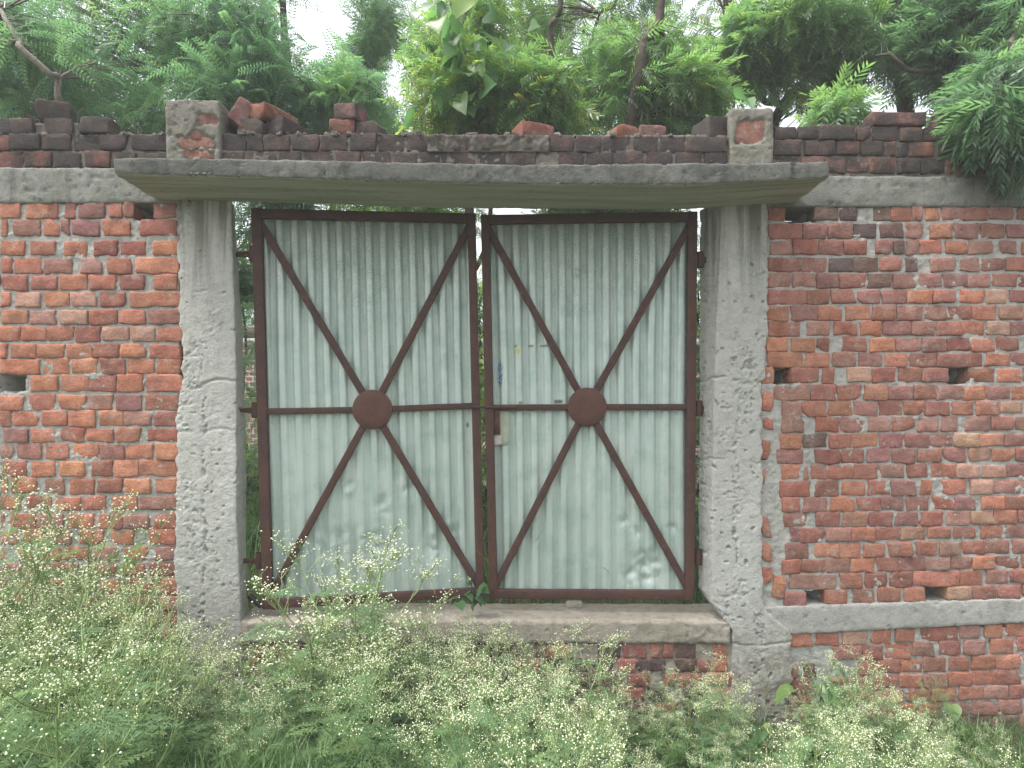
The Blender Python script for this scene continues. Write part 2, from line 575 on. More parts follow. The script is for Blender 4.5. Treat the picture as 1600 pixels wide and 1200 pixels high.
def lay(root, rows, weights, mat, tilt=None, yj=0.0035, special=None, lim=(-25, 1625), beyond=None, fmat=None, chip=0.07, squash=None, dull=0.0):
    """bricks of the photographed courses: one object each; those beyond the frame joined"""
    JV, JQ, nv = [], [], 0
    for (yt, yb, br) in rows:
        for b in br:
            xa, xb = b[0], b[1]
            xc = (xa + xb) / 2
            dy = tilt(xc, (yt + yb) / 2) if tilt else 0
            sq = squash(xc) if squash else 0
            z1, z0 = ZC + (651 - (yt - 0.5 + dy + sq + jit(0.9))) * S, ZC + (651 - (yb + 0.5 + dy - sq + jit(0.9))) * S
            X0, X1 = (xa - 0.4 - 800) * S, (xb + 0.4 - 800) * S
            if lim[0] < xc < lim[1]:
                col = BR[b[2]] if len(b) > 2 else None
                if col is None and special:
                    col = special(xc, (yt + yb) / 2)
                if col is None:
                    col = pick_col(weights)
                col = np.array(col) * (1 - dull) + np.array((0.25, 0.165, 0.135)) * dull
                add_brick(root, X0, X1, z0, z1, jit(yj), 0.10, col, mat, (jit(0.012), jit(0.012), jit(0.02)), chip=chip)
            else:
                seed_[0] += 1
                V, Q = brick_shape((X1 - X0, 0.10, z1 - z0), seed_[0])
                JV.append(V + np.array([(X0 + X1) / 2, 0.05 + jit(yj), (z0 + z1) / 2]))
                JQ.append(Q + nv)
                nv += len(V)
    if JV:
        part('brick_courses', np.concatenate(JV), np.concatenate(JQ), [fmat or brick_far], root, kind='stuff')


def mortar_fn(seed, base=0.0085, amp=0.0045, holes=(), hole_depth=0.20, smear=0.0045, wild=0.0):
    def f(X, Z):
        Pn = np.stack([X, 0 * X, Z], -1)
        y = base + (fbm(Pn * 48, 3, seed) - 0.5) * 2 * amp + (vn(Pn * 140, seed + 2) - 0.5) * 0.005
        y -= smear * sst(0.60, 0.70, fbm(Pn * np.array([15, 1, 20]), 4, seed + 4)) * (0.25 + 1.1 * vn(Pn * 75, seed + 8))
        for (xa, ya, xb, yb) in holes:
            px = X / S + 800 + (vn(Pn * 40, seed + 6) - 0.5) * 5
            py = 651 - (Z - ZC) / S + (vn(Pn * 40, seed + 7) - 0.5) * 5
            m = sst(-1.5, 1.0, np.minimum(np.minimum(px - xa, xb - px), np.minimum(py - ya, yb - py)))
            y = y * (1 - m) + hole_depth * m
        return y
    return f


def cut_fn(cuts):
    def f(x, z):
        k = np.zeros(len(x), bool)
        for (xa, ya, xb, yb) in cuts:
            px, py = x / S + 800, 651 - (z - ZC) / S
            k |= (px > xa) & (px < xb) & (py > ya) & (py < yb)
        return k
    return f


X_ = lambda px: (px - 800) * S
Z_ = lambda py: ZC + (651 - py) * S

LW = [
    (316, 340, [(0, 31), (40, 75), (76, 90), (100, 117), (124, 163, 'm'), (170, 190), (193, 208), (239, 275, 'm')]),
    (343, 368, [(0, 10), (20, 61), (67, 92), (95, 108, 'm'), (112, 155, 'm'), (160, 203), (218, 276, 'd')]),
    (376, 398, [(0, 37), (47, 86, 'd'), (99, 135, 'o'), (146, 182), (187, 227, 'd'), (238, 278, 'o')]),
    (403, 427, [(0, 18), (22, 64), (68, 111), (125, 158), (167, 206), (211, 278, 'o')]),
    (430, 452, [(3, 42), (47, 88), (93, 135), (139, 180), (186, 225, 'd'), (240, 276)]),
    (457, 479, [(0, 15), (23, 62, 'p'), (68, 108, 'o'), (111, 150, 'p'), (155, 195), (203, 283, 'o')]),
    (484, 506, [(2, 43, 'o'), (46, 86, 'g'), (92, 136, 'p'), (141, 182), (185, 226), (230, 284, 'g')]),
    (511, 533, [(0, 30), (32, 73, 'o'), (75, 114), (117, 156, 'd'), (159, 201, 'p'), (204, 242, 'p'), (244, 285, 'o')]),
    (538, 559, [(0, 9), (16, 56, 'o'), (57, 100, 'o'), (103, 143), (145, 186, 'd'), (188, 226, 'o'), (233, 281)]),
    (561, 584, [(0, 61, 'o'), (66, 107, 'o'), (111, 151, 'o'), (157, 195), (198, 241, 'o'), (244, 281)]),
    (586, 611, [(48, 89, 'o'), (95, 137), (138, 180), (182, 222), (230, 285)]),
    (617, 640, [(0, 37, 'o'), (43, 84, 'o'), (92, 133), (138, 175, 'g'), (181, 221), (226, 278)]),
    (643, 666, [(0, 17), (19, 58), (64, 105), (108, 147), (155, 192), (194, 235, 'g'), (240, 280)]),
    (669, 690, [(5, 44, 'm'), (48, 85, 'o'), (95, 132), (135, 176), (181, 218, 'o'), (229, 281, 'd')]),
    (694, 717, [(0, 20, 'g'), (26, 64, 'g'), (69, 107), (113, 153), (155, 193, 'm'), (196, 238), (243, 280)]),
    (720, 744, [(2, 40), (48, 85), (92, 131), (141, 175), (177, 215), (217, 280)]),
    (748, 771, [(0, 10), (17, 56), (68, 98, 'g'), (107, 146), (152, 190), (196, 234), (242, 280)]),
    (776, 797, [(0, 32, 'o'), (40, 80, 'd'), (86, 125), (127, 165), (174, 213), (216, 277, 'm')]),
    (803, 826, [(0, 5), (16, 53), (57, 97, 'g'), (104, 145), (152, 170), (175, 192, 'd'), (193, 232), (240, 277)]),
    (828, 850, [(0, 26), (36, 70), (74, 110, 'g'), (124, 161), (172, 208, 'o'), (232, 274, 'o')]),
    (856, 875, [(0, 6), (28, 50), (56, 95), (100, 137), (143, 183, 'g'), (192, 230), (242, 273, 'g')]),
    (880, 900, [(0, 32), (37, 75), (80, 122), (133, 180, 'g'), (190, 225), (232, 276, 'd')]),
    (905, 927, gen_row(0, 272, 43)), (932, 953, gen_row(0, 268, 43)), (958, 980, gen_row(0, 268, 43)),
    (985, 1007, gen_row(0, 268, 43)), (1012, 1034, gen_row(0, 268, 43)), (1039, 1061, gen_row(0, 268, 43)),
]
RW = [
    (322, 344, [(1200, 1228, 'd'), (1273, 1311, 'b'), (1313, 1340, 'k'), (1367, 1392, 'b'), (1393, 1425, 'd'), (1426, 1440), (1447, 1470, 'o'), (1472, 1507), (1508, 1545, 'd'), (1547, 1584, 'm'), (1590, 1622)]),
    (348, 372, [(1201, 1253, 'd'), (1255, 1293, 'm'), (1296, 1332, 'm'), (1334, 1370, 'k'), (1376, 1412, 'b'), (1416, 1443, 'g'), (1454, 1489, 'o'), (1493, 1530, 'm'), (1533, 1571, 'm'), (1573, 1610, 'm')]),
    (375, 397, [(1204, 1237, 'g'), (1239, 1277, 'd'), (1279, 1317, 'm'), (1319, 1355, 'd'), (1369, 1395), (1397, 1413, 'b'), (1416, 1435, 'm'), (1437, 1472), (1478, 1512), (1514, 1553, 'g'), (1564, 1590, 'm'), (1597, 1635)]),
    (402, 424, [(1200, 1253, 'd'), (1255, 1292, 'm'), (1295, 1333, 'k'), (1335, 1374, 'b'), (1375, 1410, 'd'), (1416, 1434), (1455, 1494, 'm'), (1501, 1530, 'g'), (1535, 1570), (1573, 1612)]),
    (427, 449, [(1199, 1234), (1240, 1274, 'g'), (1276, 1311, 'm'), (1313, 1353, 'd'), (1356, 1394, 'b'), (1397, 1431, 'm'), (1436, 1472), (1476, 1513, 'm'), (1514, 1548, 'g'), (1552, 1590), (1592, 1630)]),
    (452, 474, [(1200, 1261), (1262, 1297, 'd'), (1299, 1337, 'd'), (1339, 1376, 'm'), (1380, 1417, 'm'), (1418, 1457, 'o'), (1459, 1493), (1500, 1537, 'o'), (1541, 1573, 'p'), (1579, 1618)]),
    (477, 500, [(1198, 1233), (1237, 1278, 'm'), (1279, 1315), (1322, 1359, 'o'), (1364, 1399), (1403, 1440, 'm'), (1441, 1480), (1482, 1519, 'd'), (1520, 1557), (1562, 1600)]),
    (502, 524, [(1200, 1251), (1260, 1297, 'g'), (1303, 1339), (1345, 1377), (1380, 1423, 'm'), (1425, 1461), (1465, 1502), (1503, 1540), (1544, 1578, 'p'), (1580, 1618)]),
    (527, 549, [(1198, 1231, 'o'), (1237, 1274, 'o'), (1278, 1296), (1318, 1355), (1360, 1399, 'o'), (1401, 1439, 'g'), (1443, 1479, 'm'), (1480, 1517), (1520, 1557), (1558, 1594)]),
    (551, 573, [(1199, 1255, 'o'), (1258, 1297), (1301, 1338), (1342, 1378, 'g'), (1384, 1418, 'o'), (1423, 1464, 'd'), (1466, 1536, 'd'), (1541, 1579), (1580, 1620, 'm')]),
    (575, 598, [(1188, 1211, 'o'), (1237, 1280), (1286, 1305), (1325, 1362, 'p'), (1364, 1400), (1404, 1440, 'd'), (1443, 1482), (1515, 1556), (1559, 1596)]),
    (602, 625, [(1210, 1265, 'g'), (1268, 1306, 'd'), (1309, 1346), (1351, 1387, 'o'), (1388, 1427, 'm'), (1429, 1463, 'd'), (1465, 1505, 'g'), (1506, 1541), (1542, 1580), (1583, 1620)]),
    (627, 650, [(1223, 1253), (1254, 1292), (1295, 1333, 'o'), (1334, 1372, 'g'), (1374, 1410, 'd'), (1412, 1446), (1447, 1484, 'd'), (1488, 1522), (1526, 1562), (1564, 1600, 'p')]),
    (651, 675, [(1223, 1256, 'g'), (1275, 1312), (1314, 1350, 'm'), (1357, 1393), (1395, 1430), (1435, 1466), (1472, 1496, 'm'), (1510, 1547, 'g'), (1550, 1584, 'd'), (1587, 1622, 'g')]),
    (678, 700, [(1220, 1253, 'o'), (1256, 1293, 'b'), (1296, 1330, 'o'), (1331, 1371, 'o'), (1375, 1412, 'm'), (1415, 1452, 'm'), (1454, 1490), (1492, 1530, 'p'), (1531, 1568), (1570, 1608)]),
    (702, 724, [(1215, 1255), (1274, 1312, 'd'), (1315, 1350), (1356, 1392, 'm'), (1395, 1431, 'm'), (1434, 1472, 'd'), (1475, 1510), (1516, 1549, 'g'), (1551, 1586), (1589, 1625)]),
    (727, 749, [(1222, 1250, 'o'), (1256, 1263), (1268, 1293, 'd'), (1296, 1334), (1335, 1373, 'd'), (1376, 1413, 'g'), (1418, 1451), (1457, 1494), (1496, 1532, 'p'), (1535, 1572, 'g'), (1574, 1612)]),
    (752, 776, [(1220, 1267), (1276, 1311), (1316, 1352, 'o'), (1357, 1391), (1394, 1432, 'g'), (1439, 1455), (1475, 1510), (1518, 1551, 'p'), (1552, 1586, 'g'), (1589, 1622)]),
    (778, 800, [(1222, 1250, 'o'), (1255, 1293, 'g'), (1298, 1336, 'o'), (1339, 1374, 'd'), (1376, 1412, 'm'), (1418, 1453, 'd'), (1459, 1491), (1492, 1526), (1535, 1570), (1571, 1608)]),
    (801, 824, [(1226, 1261), (1276, 1311, 'd'), (1318, 1355), (1359, 1396, 'd'), (1399, 1434), (1439, 1473), (1480, 1515, 'g'), (1518, 1553, 'p'), (1554, 1588), (1591, 1625)]),
    (826, 847, [(1236, 1249), (1252, 1290, 'd'), (1292, 1330), (1331, 1367, 'o'), (1368, 1407, 'd'), (1409, 1446, 'g'), (1450, 1486), (1491, 1525), (1534, 1566), (1573, 1610)]),
    (850, 873, [(1228, 1264, 'd'), (1273, 1311, 'o'), (1312, 1346, 'o'), (1349, 1384, 'o'), (1390, 1425), (1433, 1465, 'd'), (1470, 1503, 'g'), (1504, 1540, 'd'), (1542, 1578, 'm'), (1584, 1620, 'g')]),
    (875, 896, [(1222, 1251), (1253, 1290, 'd'), (1292, 1329), (1331, 1367, 'o'), (1370, 1408), (1409, 1447, 'm'), (1449, 1485, 'g'), (1486, 1520, 'g'), (1522, 1556), (1557, 1593)]),
    (898, 922, [(1233, 1306, 'g'), (1313, 1347), (1352, 1386, 'd'), (1391, 1425, 'd'), (1427, 1499), (1501, 1536), (1543, 1577, 'g'), (1579, 1615)]),
    (924, 946, [(1225, 1260), (1290, 1324), (1333, 1368), (1371, 1408, 'd'), (1414, 1447, 'o'), (1481, 1518, 'p'), (1521, 1557), (1560, 1594)]),
]
RP = [
    (991, 1012, [(1236, 1270, 'o'), (1275, 1310), (1318, 1355, 'p'), (1363, 1393), (1400, 1431), (1440, 1498), (1500, 1532), (1540, 1567), (1575, 1612)]),
    (1014, 1036, [(1303, 1346, 'g'), (1348, 1380, 'd'), (1385, 1424), (1426, 1460, 'g'), (1468, 1503), (1508, 1540, 'g'), (1548, 1584, 'o'), (1590, 1625)]),
    (1039, 1060, [(1238, 1247), (1255, 1275, 'b'), (1340, 1367), (1369, 1407, 'd'), (1408, 1442), (1444, 1479), (1483, 1516), (1519, 1555), (1556, 1594)]),
    (1063, 1084, [(1233, 1268, 'd'), (1300, 1340), (1343, 1362), (1365, 1402), (1406, 1441), (1444, 1480), (1482, 1518, 'o'), (1520, 1557), (1559, 1596)]),
    (1087, 1107, [(1233, 1268, 'd'), (1300, 1340), (1343, 1380), (1381, 1413), (1419, 1454), (1457, 1493, 'o'), (1500, 1537), (1539, 1575, 'g'), (1577, 1612)]),
    (1110, 1131, [(1230, 1263, 'd'), (1270, 1300), (1330, 1365), (1370, 1405), (1410, 1435), (1440, 1472, 'o'), (1480, 1517, 'm'), (1520, 1558, 'm'), (1560, 1598, 'g')]),
    (1134, 1156, [(1235, 1275, 'b'), (1280, 1316, 'b'), (1320, 1360, 'b'), (1365, 1400, 'b'), (1405, 1440, 'b'), (1445, 1500, 'k'), (1505, 1545, 'b'), (1550, 1590, 'b')]),
]
SP = [
    (1007, 1028, [(400, 436), (442, 480), (485, 520), (526, 562), (568, 604), (610, 646), (652, 688), (694, 730), (736, 772), (778, 812), (835, 852), (854, 890, 'r'), (935, 970), (974, 1011, 'd'), (1016, 1030, 'r'), (1036, 1052), (1054, 1086), (1114, 1136, 'o')]),
    (1030, 1050, [(390, 424), (430, 466), (472, 508), (514, 550), (556, 592), (598, 634), (640, 676), (682, 718), (724, 760), (766, 802), (808, 844), (850, 880), (884, 920), (926, 960), (965, 993, 'd'), (995, 1040), (1055, 1087), (1090, 1108), (1113, 1137, 'r')]),
    (1053, 1073, [(400, 436), (442, 480), (485, 520), (526, 562), (568, 604), (610, 646), (652, 688), (694, 730), (736, 772), (778, 812), (818, 852), (858, 894), (900, 934), (940, 974), (980, 1014), (1038, 1056, 'd'), (1060, 1098), (1103, 1137, 'o'), (1139, 1149, 'r')]),
    (1076, 1096, [(390, 424), (430, 466), (472, 508), (514, 550), (556, 592), (598, 634), (640, 676), (682, 718), (724, 760), (766, 802), (808, 844), (850, 884), (890, 926), (932, 966), (972, 1006), (1012, 1046), (1071, 1106), (1112, 1145, 'p')]),
    (1100, 1121, gen_row(395, 1130, 42)), (1125, 1146, gen_row(395, 1130, 42)),
]


def rtilt(x, y):
    return -(x - 1240) / 360 * np.interp(y, [575, 800, 900, 945, 1000], [0, 4, 8, 12, 17])


def extend(rows, x0, x1, pitch):
    out = []
    for (a, b, br) in rows:
        br = list(br)
        if x1 <= 0:
            lim_ = min(t[0] for t in br) - 5
            if a == 586:            # the putlog hole at the frame's edge stays open
                lim_ = -8
            br += [(t[0], min(t[1], lim_)) for t in gen_row(x0, lim_, pitch) if min(t[1], lim_) - t[0] > 10]
        else:
            st_ = max(t[1] for t in br) + 5
            br += [(max(t[0], st_), t[1]) for t in gen_row(st_, x1, pitch) if t[1] - max(t[0], st_) > 10]
        out.append((a, b, br))
    return out


WX = 3.15   # half length of the wall that is built
pxL, pxR = 800 - WX / S, 800 + WX / S

lw = thing('brick_wall', 'orange red brick wall left of the gate, reaching down into the tall weeds', 'brick wall', (X_(140), 0.1, 0), 'brick wall panels')
holesL = [(-6, 585, 38, 611), (208, 311, 238, 342)]
V, Q = grid_sheet(-WX, X_(278), -0.1, Z_(318), 0.0062, mortar_fn(21, holes=holesL, hole_depth=0.218), 0.23, cut_fn([(226, 318, 236, 338), (27, 590, 35, 607)]))
part('mortar', V, Q, [mortar_mat], lw)
lay(lw, extend(LW, pxL, 0, 43), dict(r=5, o=3, d=1.2, g=1, m=0.6), brick_mat)

rw = thing('brick_wall', 'dull red brick wall right of the gate with dark damp stains near its top', 'brick wall', (X_(1400), 0.1, Z_(945)), 'brick wall panels')
holesR = [(1229, 321, 1272, 346), (1211, 574, 1238, 598), (1483, 574, 1515, 598), (1260, 924, 1290, 946), (1448, 917, 1481, 939)]


def dark_zone(x, y):
    d = math.exp(-((x - 1340) / 95) ** 2 - ((y - 350) / 75) ** 2)
    if rnd.random() < d * 0.5:
        return BR[rnd.choice('kbm')]
    return None


V, Q = grid_sheet(X_(1186), WX, Z_(960), Z_(324), 0.0062, mortar_fn(33, base=0.0080, holes=holesR, hole_depth=0.218, smear=0.0045), 0.23, cut_fn([(1231, 330, 1242, 344)]))
part('mortar', V, Q, [mortar_mat], rw)
lay(rw, extend(RW, 1, pxR, 40), dict(r=4, d=3, m=1.5, g=1.6, o=0.8), brick_mat, rtilt, special=dark_zone, dull=0.10, squash=lambda x: max(0, (x - 1300) / 300) * 1.3)
# broken toothing bricks left in the joint with the pillar
for (xa, ya, xb, yb, c) in ((1190, 613, 1208, 644, 'o'), (1193, 649, 1207, 671, 'r'), (1189, 688, 1204, 719, 'd'), (1187, 731, 1197, 759, 'o'), (1189, 806, 1203, 840, 'r'), (1188, 846, 1206, 877, 'o'), (1189, 886, 1206, 914, 'r'), (1207, 899, 1229, 935, 'o')):
    add_brick(rw, X_(xa), X_(xb), Z_(yb), Z_(ya), -0.004 + jit(0.002), 0.08, BR[c], brick_mat, (0, jit(0.15), 0), chip=0.9)

rp = thing('brick_plinth', 'brick plinth right of the gate, below the grey concrete band', 'brick plinth', (X_(1400), 0.1, 0), 'brick plinths')
V, Q = grid_sheet(X_(1215), WX, -0.1, Z_(982), 0.0065, mortar_fn(44, smear=0.0045), 0.23)
part('mortar', V, Q, [mortar_mat], rp)
lay(rp, extend(RP, 1, pxR, 40), dict(r=5, d=2, o=1, g=1), brick_mat, rtilt, dull=0.08)

sp = thing('brick_plinth', 'damp brown brick plinth under the gate sill, half hidden by white flowered weeds', 'brick plinth', (X_(760), 0.1, 0), 'brick plinths')
V, Q = grid_sheet(X_(372), X_(1150), -0.1, Z_(1005), 0.0075, mortar_fn(55, smear=0.004), 0.23)
part('mortar', V, Q, [sill_mat], sp)
lay(sp, SP, dict(b=4, d=2, k=1.5, m=1), brick_mat)

# ------------------------------------------------------------------ concrete frame
def lerpf(pts):
    zs, xs = zip(*sorted((Z_(py), X_(px)) for px, py in pts))
    return lambda z: np.interp(z, zs, xs)


lf = lerpf([(277, 300), (281, 480), (287, 590), (277, 640), (278, 760), (274, 860), (276, 960), (276, 1200)])
rf = lerpf([(363, 300), (366, 420), (371, 600), (371, 800), (378, 950), (380, 1200)])
rbk = lambda z: np.interp(z, [Z_(1200), Z_(700), Z_(500), Z_(320)], [-1.372, -1.370, -1.392, -1.432])
rag = lambda y, z, s: (fbm(np.stack([0 * z + s, y * 8, z * 24], -1), 4, 12) - 0.5) * 0.030
V, Q = rough_box(lambda y, z: lf(z) + rag(y, z, 3), lambda y, z: rf(z) + (rbk(z) - rf(z)) * np.clip(y / 0.15, 0, 1) + rag(y, z, 9) * 0.25,
                 -0.012, 0.15, -0.1, Z_(312), 0.0048, concrete_disp(0.0030, 0.010, 3, pitmask=0.49, lines=((Z_(598), 0.010), (Z_(672), 0.005), (Z_(455), 0.004)), vline=(X_(322), Z_(620), -0.1)))
lp = thing('concrete_pillar', 'rough concrete pillar left of the gate with three hinge pins', 'pillar', (X_(325), 0.07, -0.1), 'gate pillars')
part('shaft', V, Q, [pillar_mat], lp)

lf2 = lerpf([(1127, 300), (1121, 420), (1114, 600), (1110, 800), (1110, 940), (1143, 985), (1143, 1200)])
rf2 = lerpf([(1199, 300), (1197, 560), (1189, 620), (1190, 940), (1206, 965), (1234, 985), (1237, 1060), (1226, 1090), (1232, 1200)])
lbk = lambda z: np.interp(z, [Z_(1200), Z_(990), Z_(930), Z_(320)], [1.08, 1.08, 0.962, 0.968])
V, Q = rough_box(lambda y, z: lf2(z) + (lbk(z) - lf2(z)) * np.clip(y / 0.15, 0, 1) + rag(y, z, 5) * 0.25, lambda y, z: rf2(z) + rag(y, z, 7),
                 -0.014, 0.15, -0.1, Z_(312), 0.0048, concrete_disp(0.0032, 0.015, 31, pitmask=0.47, lines=((Z_(594), 0.010), (Z_(722), 0.006), (Z_(1005), 0.006)), vline=(X_(1149), Z_(610), Z_(900))))
rpil = thing('concrete_pillar', 'pitted pale concrete pillar right of the gate, standing down to the ground', 'pillar', (X_(1170), 0.07, -0.1), 'gate pillars')
part('shaft', V, Q, [pillar_mat], rpil)

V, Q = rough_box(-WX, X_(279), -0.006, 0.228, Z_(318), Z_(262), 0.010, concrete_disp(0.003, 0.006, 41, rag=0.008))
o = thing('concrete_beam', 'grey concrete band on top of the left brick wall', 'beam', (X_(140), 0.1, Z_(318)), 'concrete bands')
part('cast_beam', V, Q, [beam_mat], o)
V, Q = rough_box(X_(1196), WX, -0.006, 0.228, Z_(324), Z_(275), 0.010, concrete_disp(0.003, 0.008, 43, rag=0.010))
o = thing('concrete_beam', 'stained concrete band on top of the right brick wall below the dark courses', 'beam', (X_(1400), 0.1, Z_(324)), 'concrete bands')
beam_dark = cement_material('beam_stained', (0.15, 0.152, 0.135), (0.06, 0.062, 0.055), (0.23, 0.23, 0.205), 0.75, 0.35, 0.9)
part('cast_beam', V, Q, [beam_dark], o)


def bt(x):
    px = x / S + 800
    return Z_(np.interp(px, [1190, 1240, 1600, 1900], [948, 946, 934, 924]))


def bb(x):
    px = x / S + 800
    return Z_(np.interp(px, [1190, 1240, 1600, 1900], [992, 991, 973, 958]))


V, Q = rough_box(X_(1192), WX, -0.010, 0.226, 0.5, 0.62, 0.0085, concrete_disp(0.003, 0.008, 47, rag=0.010), bb, bt)
o = thing('concrete_band', 'light grey concrete band low on the right wall, between wall and plinth', 'beam', (X_(1400), 0.1, Z_(990)), 'concrete bands')
part('cast_beam', V, Q, [band_mat], o)

# sill
V, Q = rough_box(X_(368), X_(1142), -0.012, 0.27, Z_(1006), Z_(968), 0.009, concrete_disp(0.006, 0.010, 51, edge_r=0.012, rag=0.022))
o = thing('concrete_sill', 'worn brownish concrete sill under the two gate leaves', 'sill', (X_(760), 0.1, Z_(1006)))
part('slab', V, Q, [sill_mat], o)

# canopy
kc = (D - 0.32) / F
cx_ = lambda px: (px - 800) * kc
cz_ = lambda py: ZC + (651 - py) * kc
ctop = lambda x: np.interp(x / kc + 800, [177, 262, 400, 640, 850, 1100, 1200, 1296], [cz_(v) for v in (247, 246, 248, 253, 257, 254, 254, 251)])
cbot = lambda x: np.interp(x / kc + 800, [177, 400, 700, 1000, 1100, 1200, 1296], [cz_(v) for v in (272, 277, 286, 289, 288, 283, 277)])
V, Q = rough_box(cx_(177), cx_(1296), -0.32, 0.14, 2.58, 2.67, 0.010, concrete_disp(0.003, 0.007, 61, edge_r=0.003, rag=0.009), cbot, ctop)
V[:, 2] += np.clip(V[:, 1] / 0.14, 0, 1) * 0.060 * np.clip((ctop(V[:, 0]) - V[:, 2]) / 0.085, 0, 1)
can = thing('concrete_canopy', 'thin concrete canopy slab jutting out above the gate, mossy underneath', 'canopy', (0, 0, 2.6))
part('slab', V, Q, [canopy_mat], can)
# ------------------------------------------------------------------ parapet
PL = [(185, 208, [(-30, 15, 'k'), (17, 50, 'b'), (68, 112, 'b'), (126, 170, 'b')]),
      (210, 234, [(-30, 14), (16, 62, 'k'), (66, 110, 'k'), (113, 155, 'k'), (157, 197, 'k'), (205, 262, 'k')]),
      (237, 261, [(-6, 34, 'd'), (37, 80, 'd'), (83, 125, 'b'), (132, 172, 'd'), (174, 212, 'b'), (214, 260, 'k')])]
PM = [(209, 234, [(346, 383, 'k'), (385, 409, 'b'), (412, 452, 'b'), (457, 498, 'b'), (500, 543, 'b'), (547, 587, 'k'), (590, 630, 'b'), (636, 676, 'k'), (682, 720, 'k'), (726, 764, 'b'), (770, 810, 'k'), (815, 852, 'b'), (860, 895, 'b'), (900, 939, 'k'), (943, 985, 'k'), (990, 1028, 'k'), (1032, 1070, 'k'), (1074, 1136, 'b')]),
      (237, 260, [(346, 380, 'k'), (383, 430, 'b'), (435, 470, 'b'), (475, 520, 'b'), (525, 563, 'b'), (567, 610, 'b'), (615, 650, 'b'), (655, 697, 'k'), (703, 742, 'b'), (748, 790, 'k'), (796, 838, 'b'), (872, 912, 'b'), (916, 958, 'k'), (962, 1004, 'b'), (1010, 1050, 'k'), (1056, 1098, 'b'), (1102, 1136, 'k')]),
      (263, 284, gen_row(350, 1096, 42))]
PR = [(175, 196, [(1365, 1448, 'm'), (1467, 1495, 'm'), (1498, 1540, 'k'), (1545, 1590, 'k')]),
      (198, 219, [(1210, 1245, 'k'), (1248, 1278, 'k'), (1282, 1336, 'k'), (1340, 1361, 'b'), (1364, 1405, 'k'), (1408, 1442, 'b'), (1445, 1475, 'k'), (1480, 1520, 'b'), (1524, 1562, 'k'), (1566, 1602, 'k')]),
      (222, 243, [(1208, 1252, 'b'), (1258, 1305, 'b'), (1308, 1343, 'd'), (1345, 1381, 'k'), (1383, 1400, 'd'), (1404, 1420, 'k'), (1423, 1460, 'd'), (1468, 1504, 'k'), (1507, 1540, 'k'), (1544, 1580, 'b'), (1584, 1620, 'k')]),
      (247, 270, [(1206, 1248, 'k'), (1252, 1287, 'm'), (1290, 1322, 'm'), (1324, 1358, 'm'), (1361, 1399, 'd'), (1405, 1437, 'k'), (1440, 1476, 'k'), (1480, 1517, 'm'), (1519, 1555, 'o'), (1558, 1595, 'm')])]
old_far = brick_material('brick_weathered_courses', True, 0.3, 0.7, [BR[k] for k in 'kbkmbk'])

pa = thing('brick_parapet', 'weathered dark brick parapet courses above the left wall', 'parapet', (X_(140), 0.1, Z_(262)), 'brick parapets')
V, Q = grid_sheet(-WX, X_(262), Z_(261), Z_(209), 0.008, mortar_fn(71, base=0.012, amp=0.008), 0.20)
part('mortar', V, Q, [mortar_old], pa)
lay(pa, extend(PL, pxL, 0, 43), dict(k=3, b=3, d=1), brick_old, yj=0.006, fmat=old_far)
V, Q = grid_sheet(X_(-20), X_(120), Z_(210), Z_(190), 0.010, mortar_fn(72, base=0.02, amp=0.012), 0.16)
part('mortar', V, Q, [mortar_old], pa)

pm = thing('brick_parapet', 'low dark parapet of two brick courses standing on the canopy', 'parapet', (X_(740), 0.1, Z_(284)), 'brick parapets')
V, Q = grid_sheet(X_(343), X_(1143), Z_(284), Z_(210), 0.008, mortar_fn(73, base=0.009, amp=0.009, smear=0.004), 0.20)
part('mortar', V, Q, [mortar_old], pm)
lay(pm, PM, dict(k=3, b=3, d=1), brick_old, yj=0.006, tilt=lambda x, y: (x - 345) / 800 * 4 if y < 235 else 0)
# cement smeared over the middle of the top course
V, Q = grid_sheet(X_(668), X_(858), Z_(238), Z_(212), 0.006, lambda X, Z: -0.006 + (fbm(np.stack([X * 26, 0 * X, Z * 26], -1), 4, 5) - 0.5) * 0.034, 0.05)
part('cement_smear', V, Q, [cement_material('smear_weathered', (0.085, 0.075, 0.065), (0.04, 0.036, 0.03), (0.13, 0.115, 0.10), 0.5, 0.2, 0.9)], pm)

pr = thing('brick_parapet', 'tall dark brick parapet above the right wall under hanging neem leaves', 'parapet', (X_(1400), 0.1, Z_(275)), 'brick parapets')
V, Q = grid_sheet(X_(1200), WX, Z_(276), Z_(200), 0.008, mortar_fn(75, base=0.012, amp=0.008), 0.20)
part('mortar', V, Q, [mortar_old], pr)
lay(pr, extend(PR, 1, pxR, 40), dict(k=3, b=2, m=1), brick_old, yj=0.006, fmat=old_far, tilt=lambda x, y: (x - 1400) / 400 * 5)

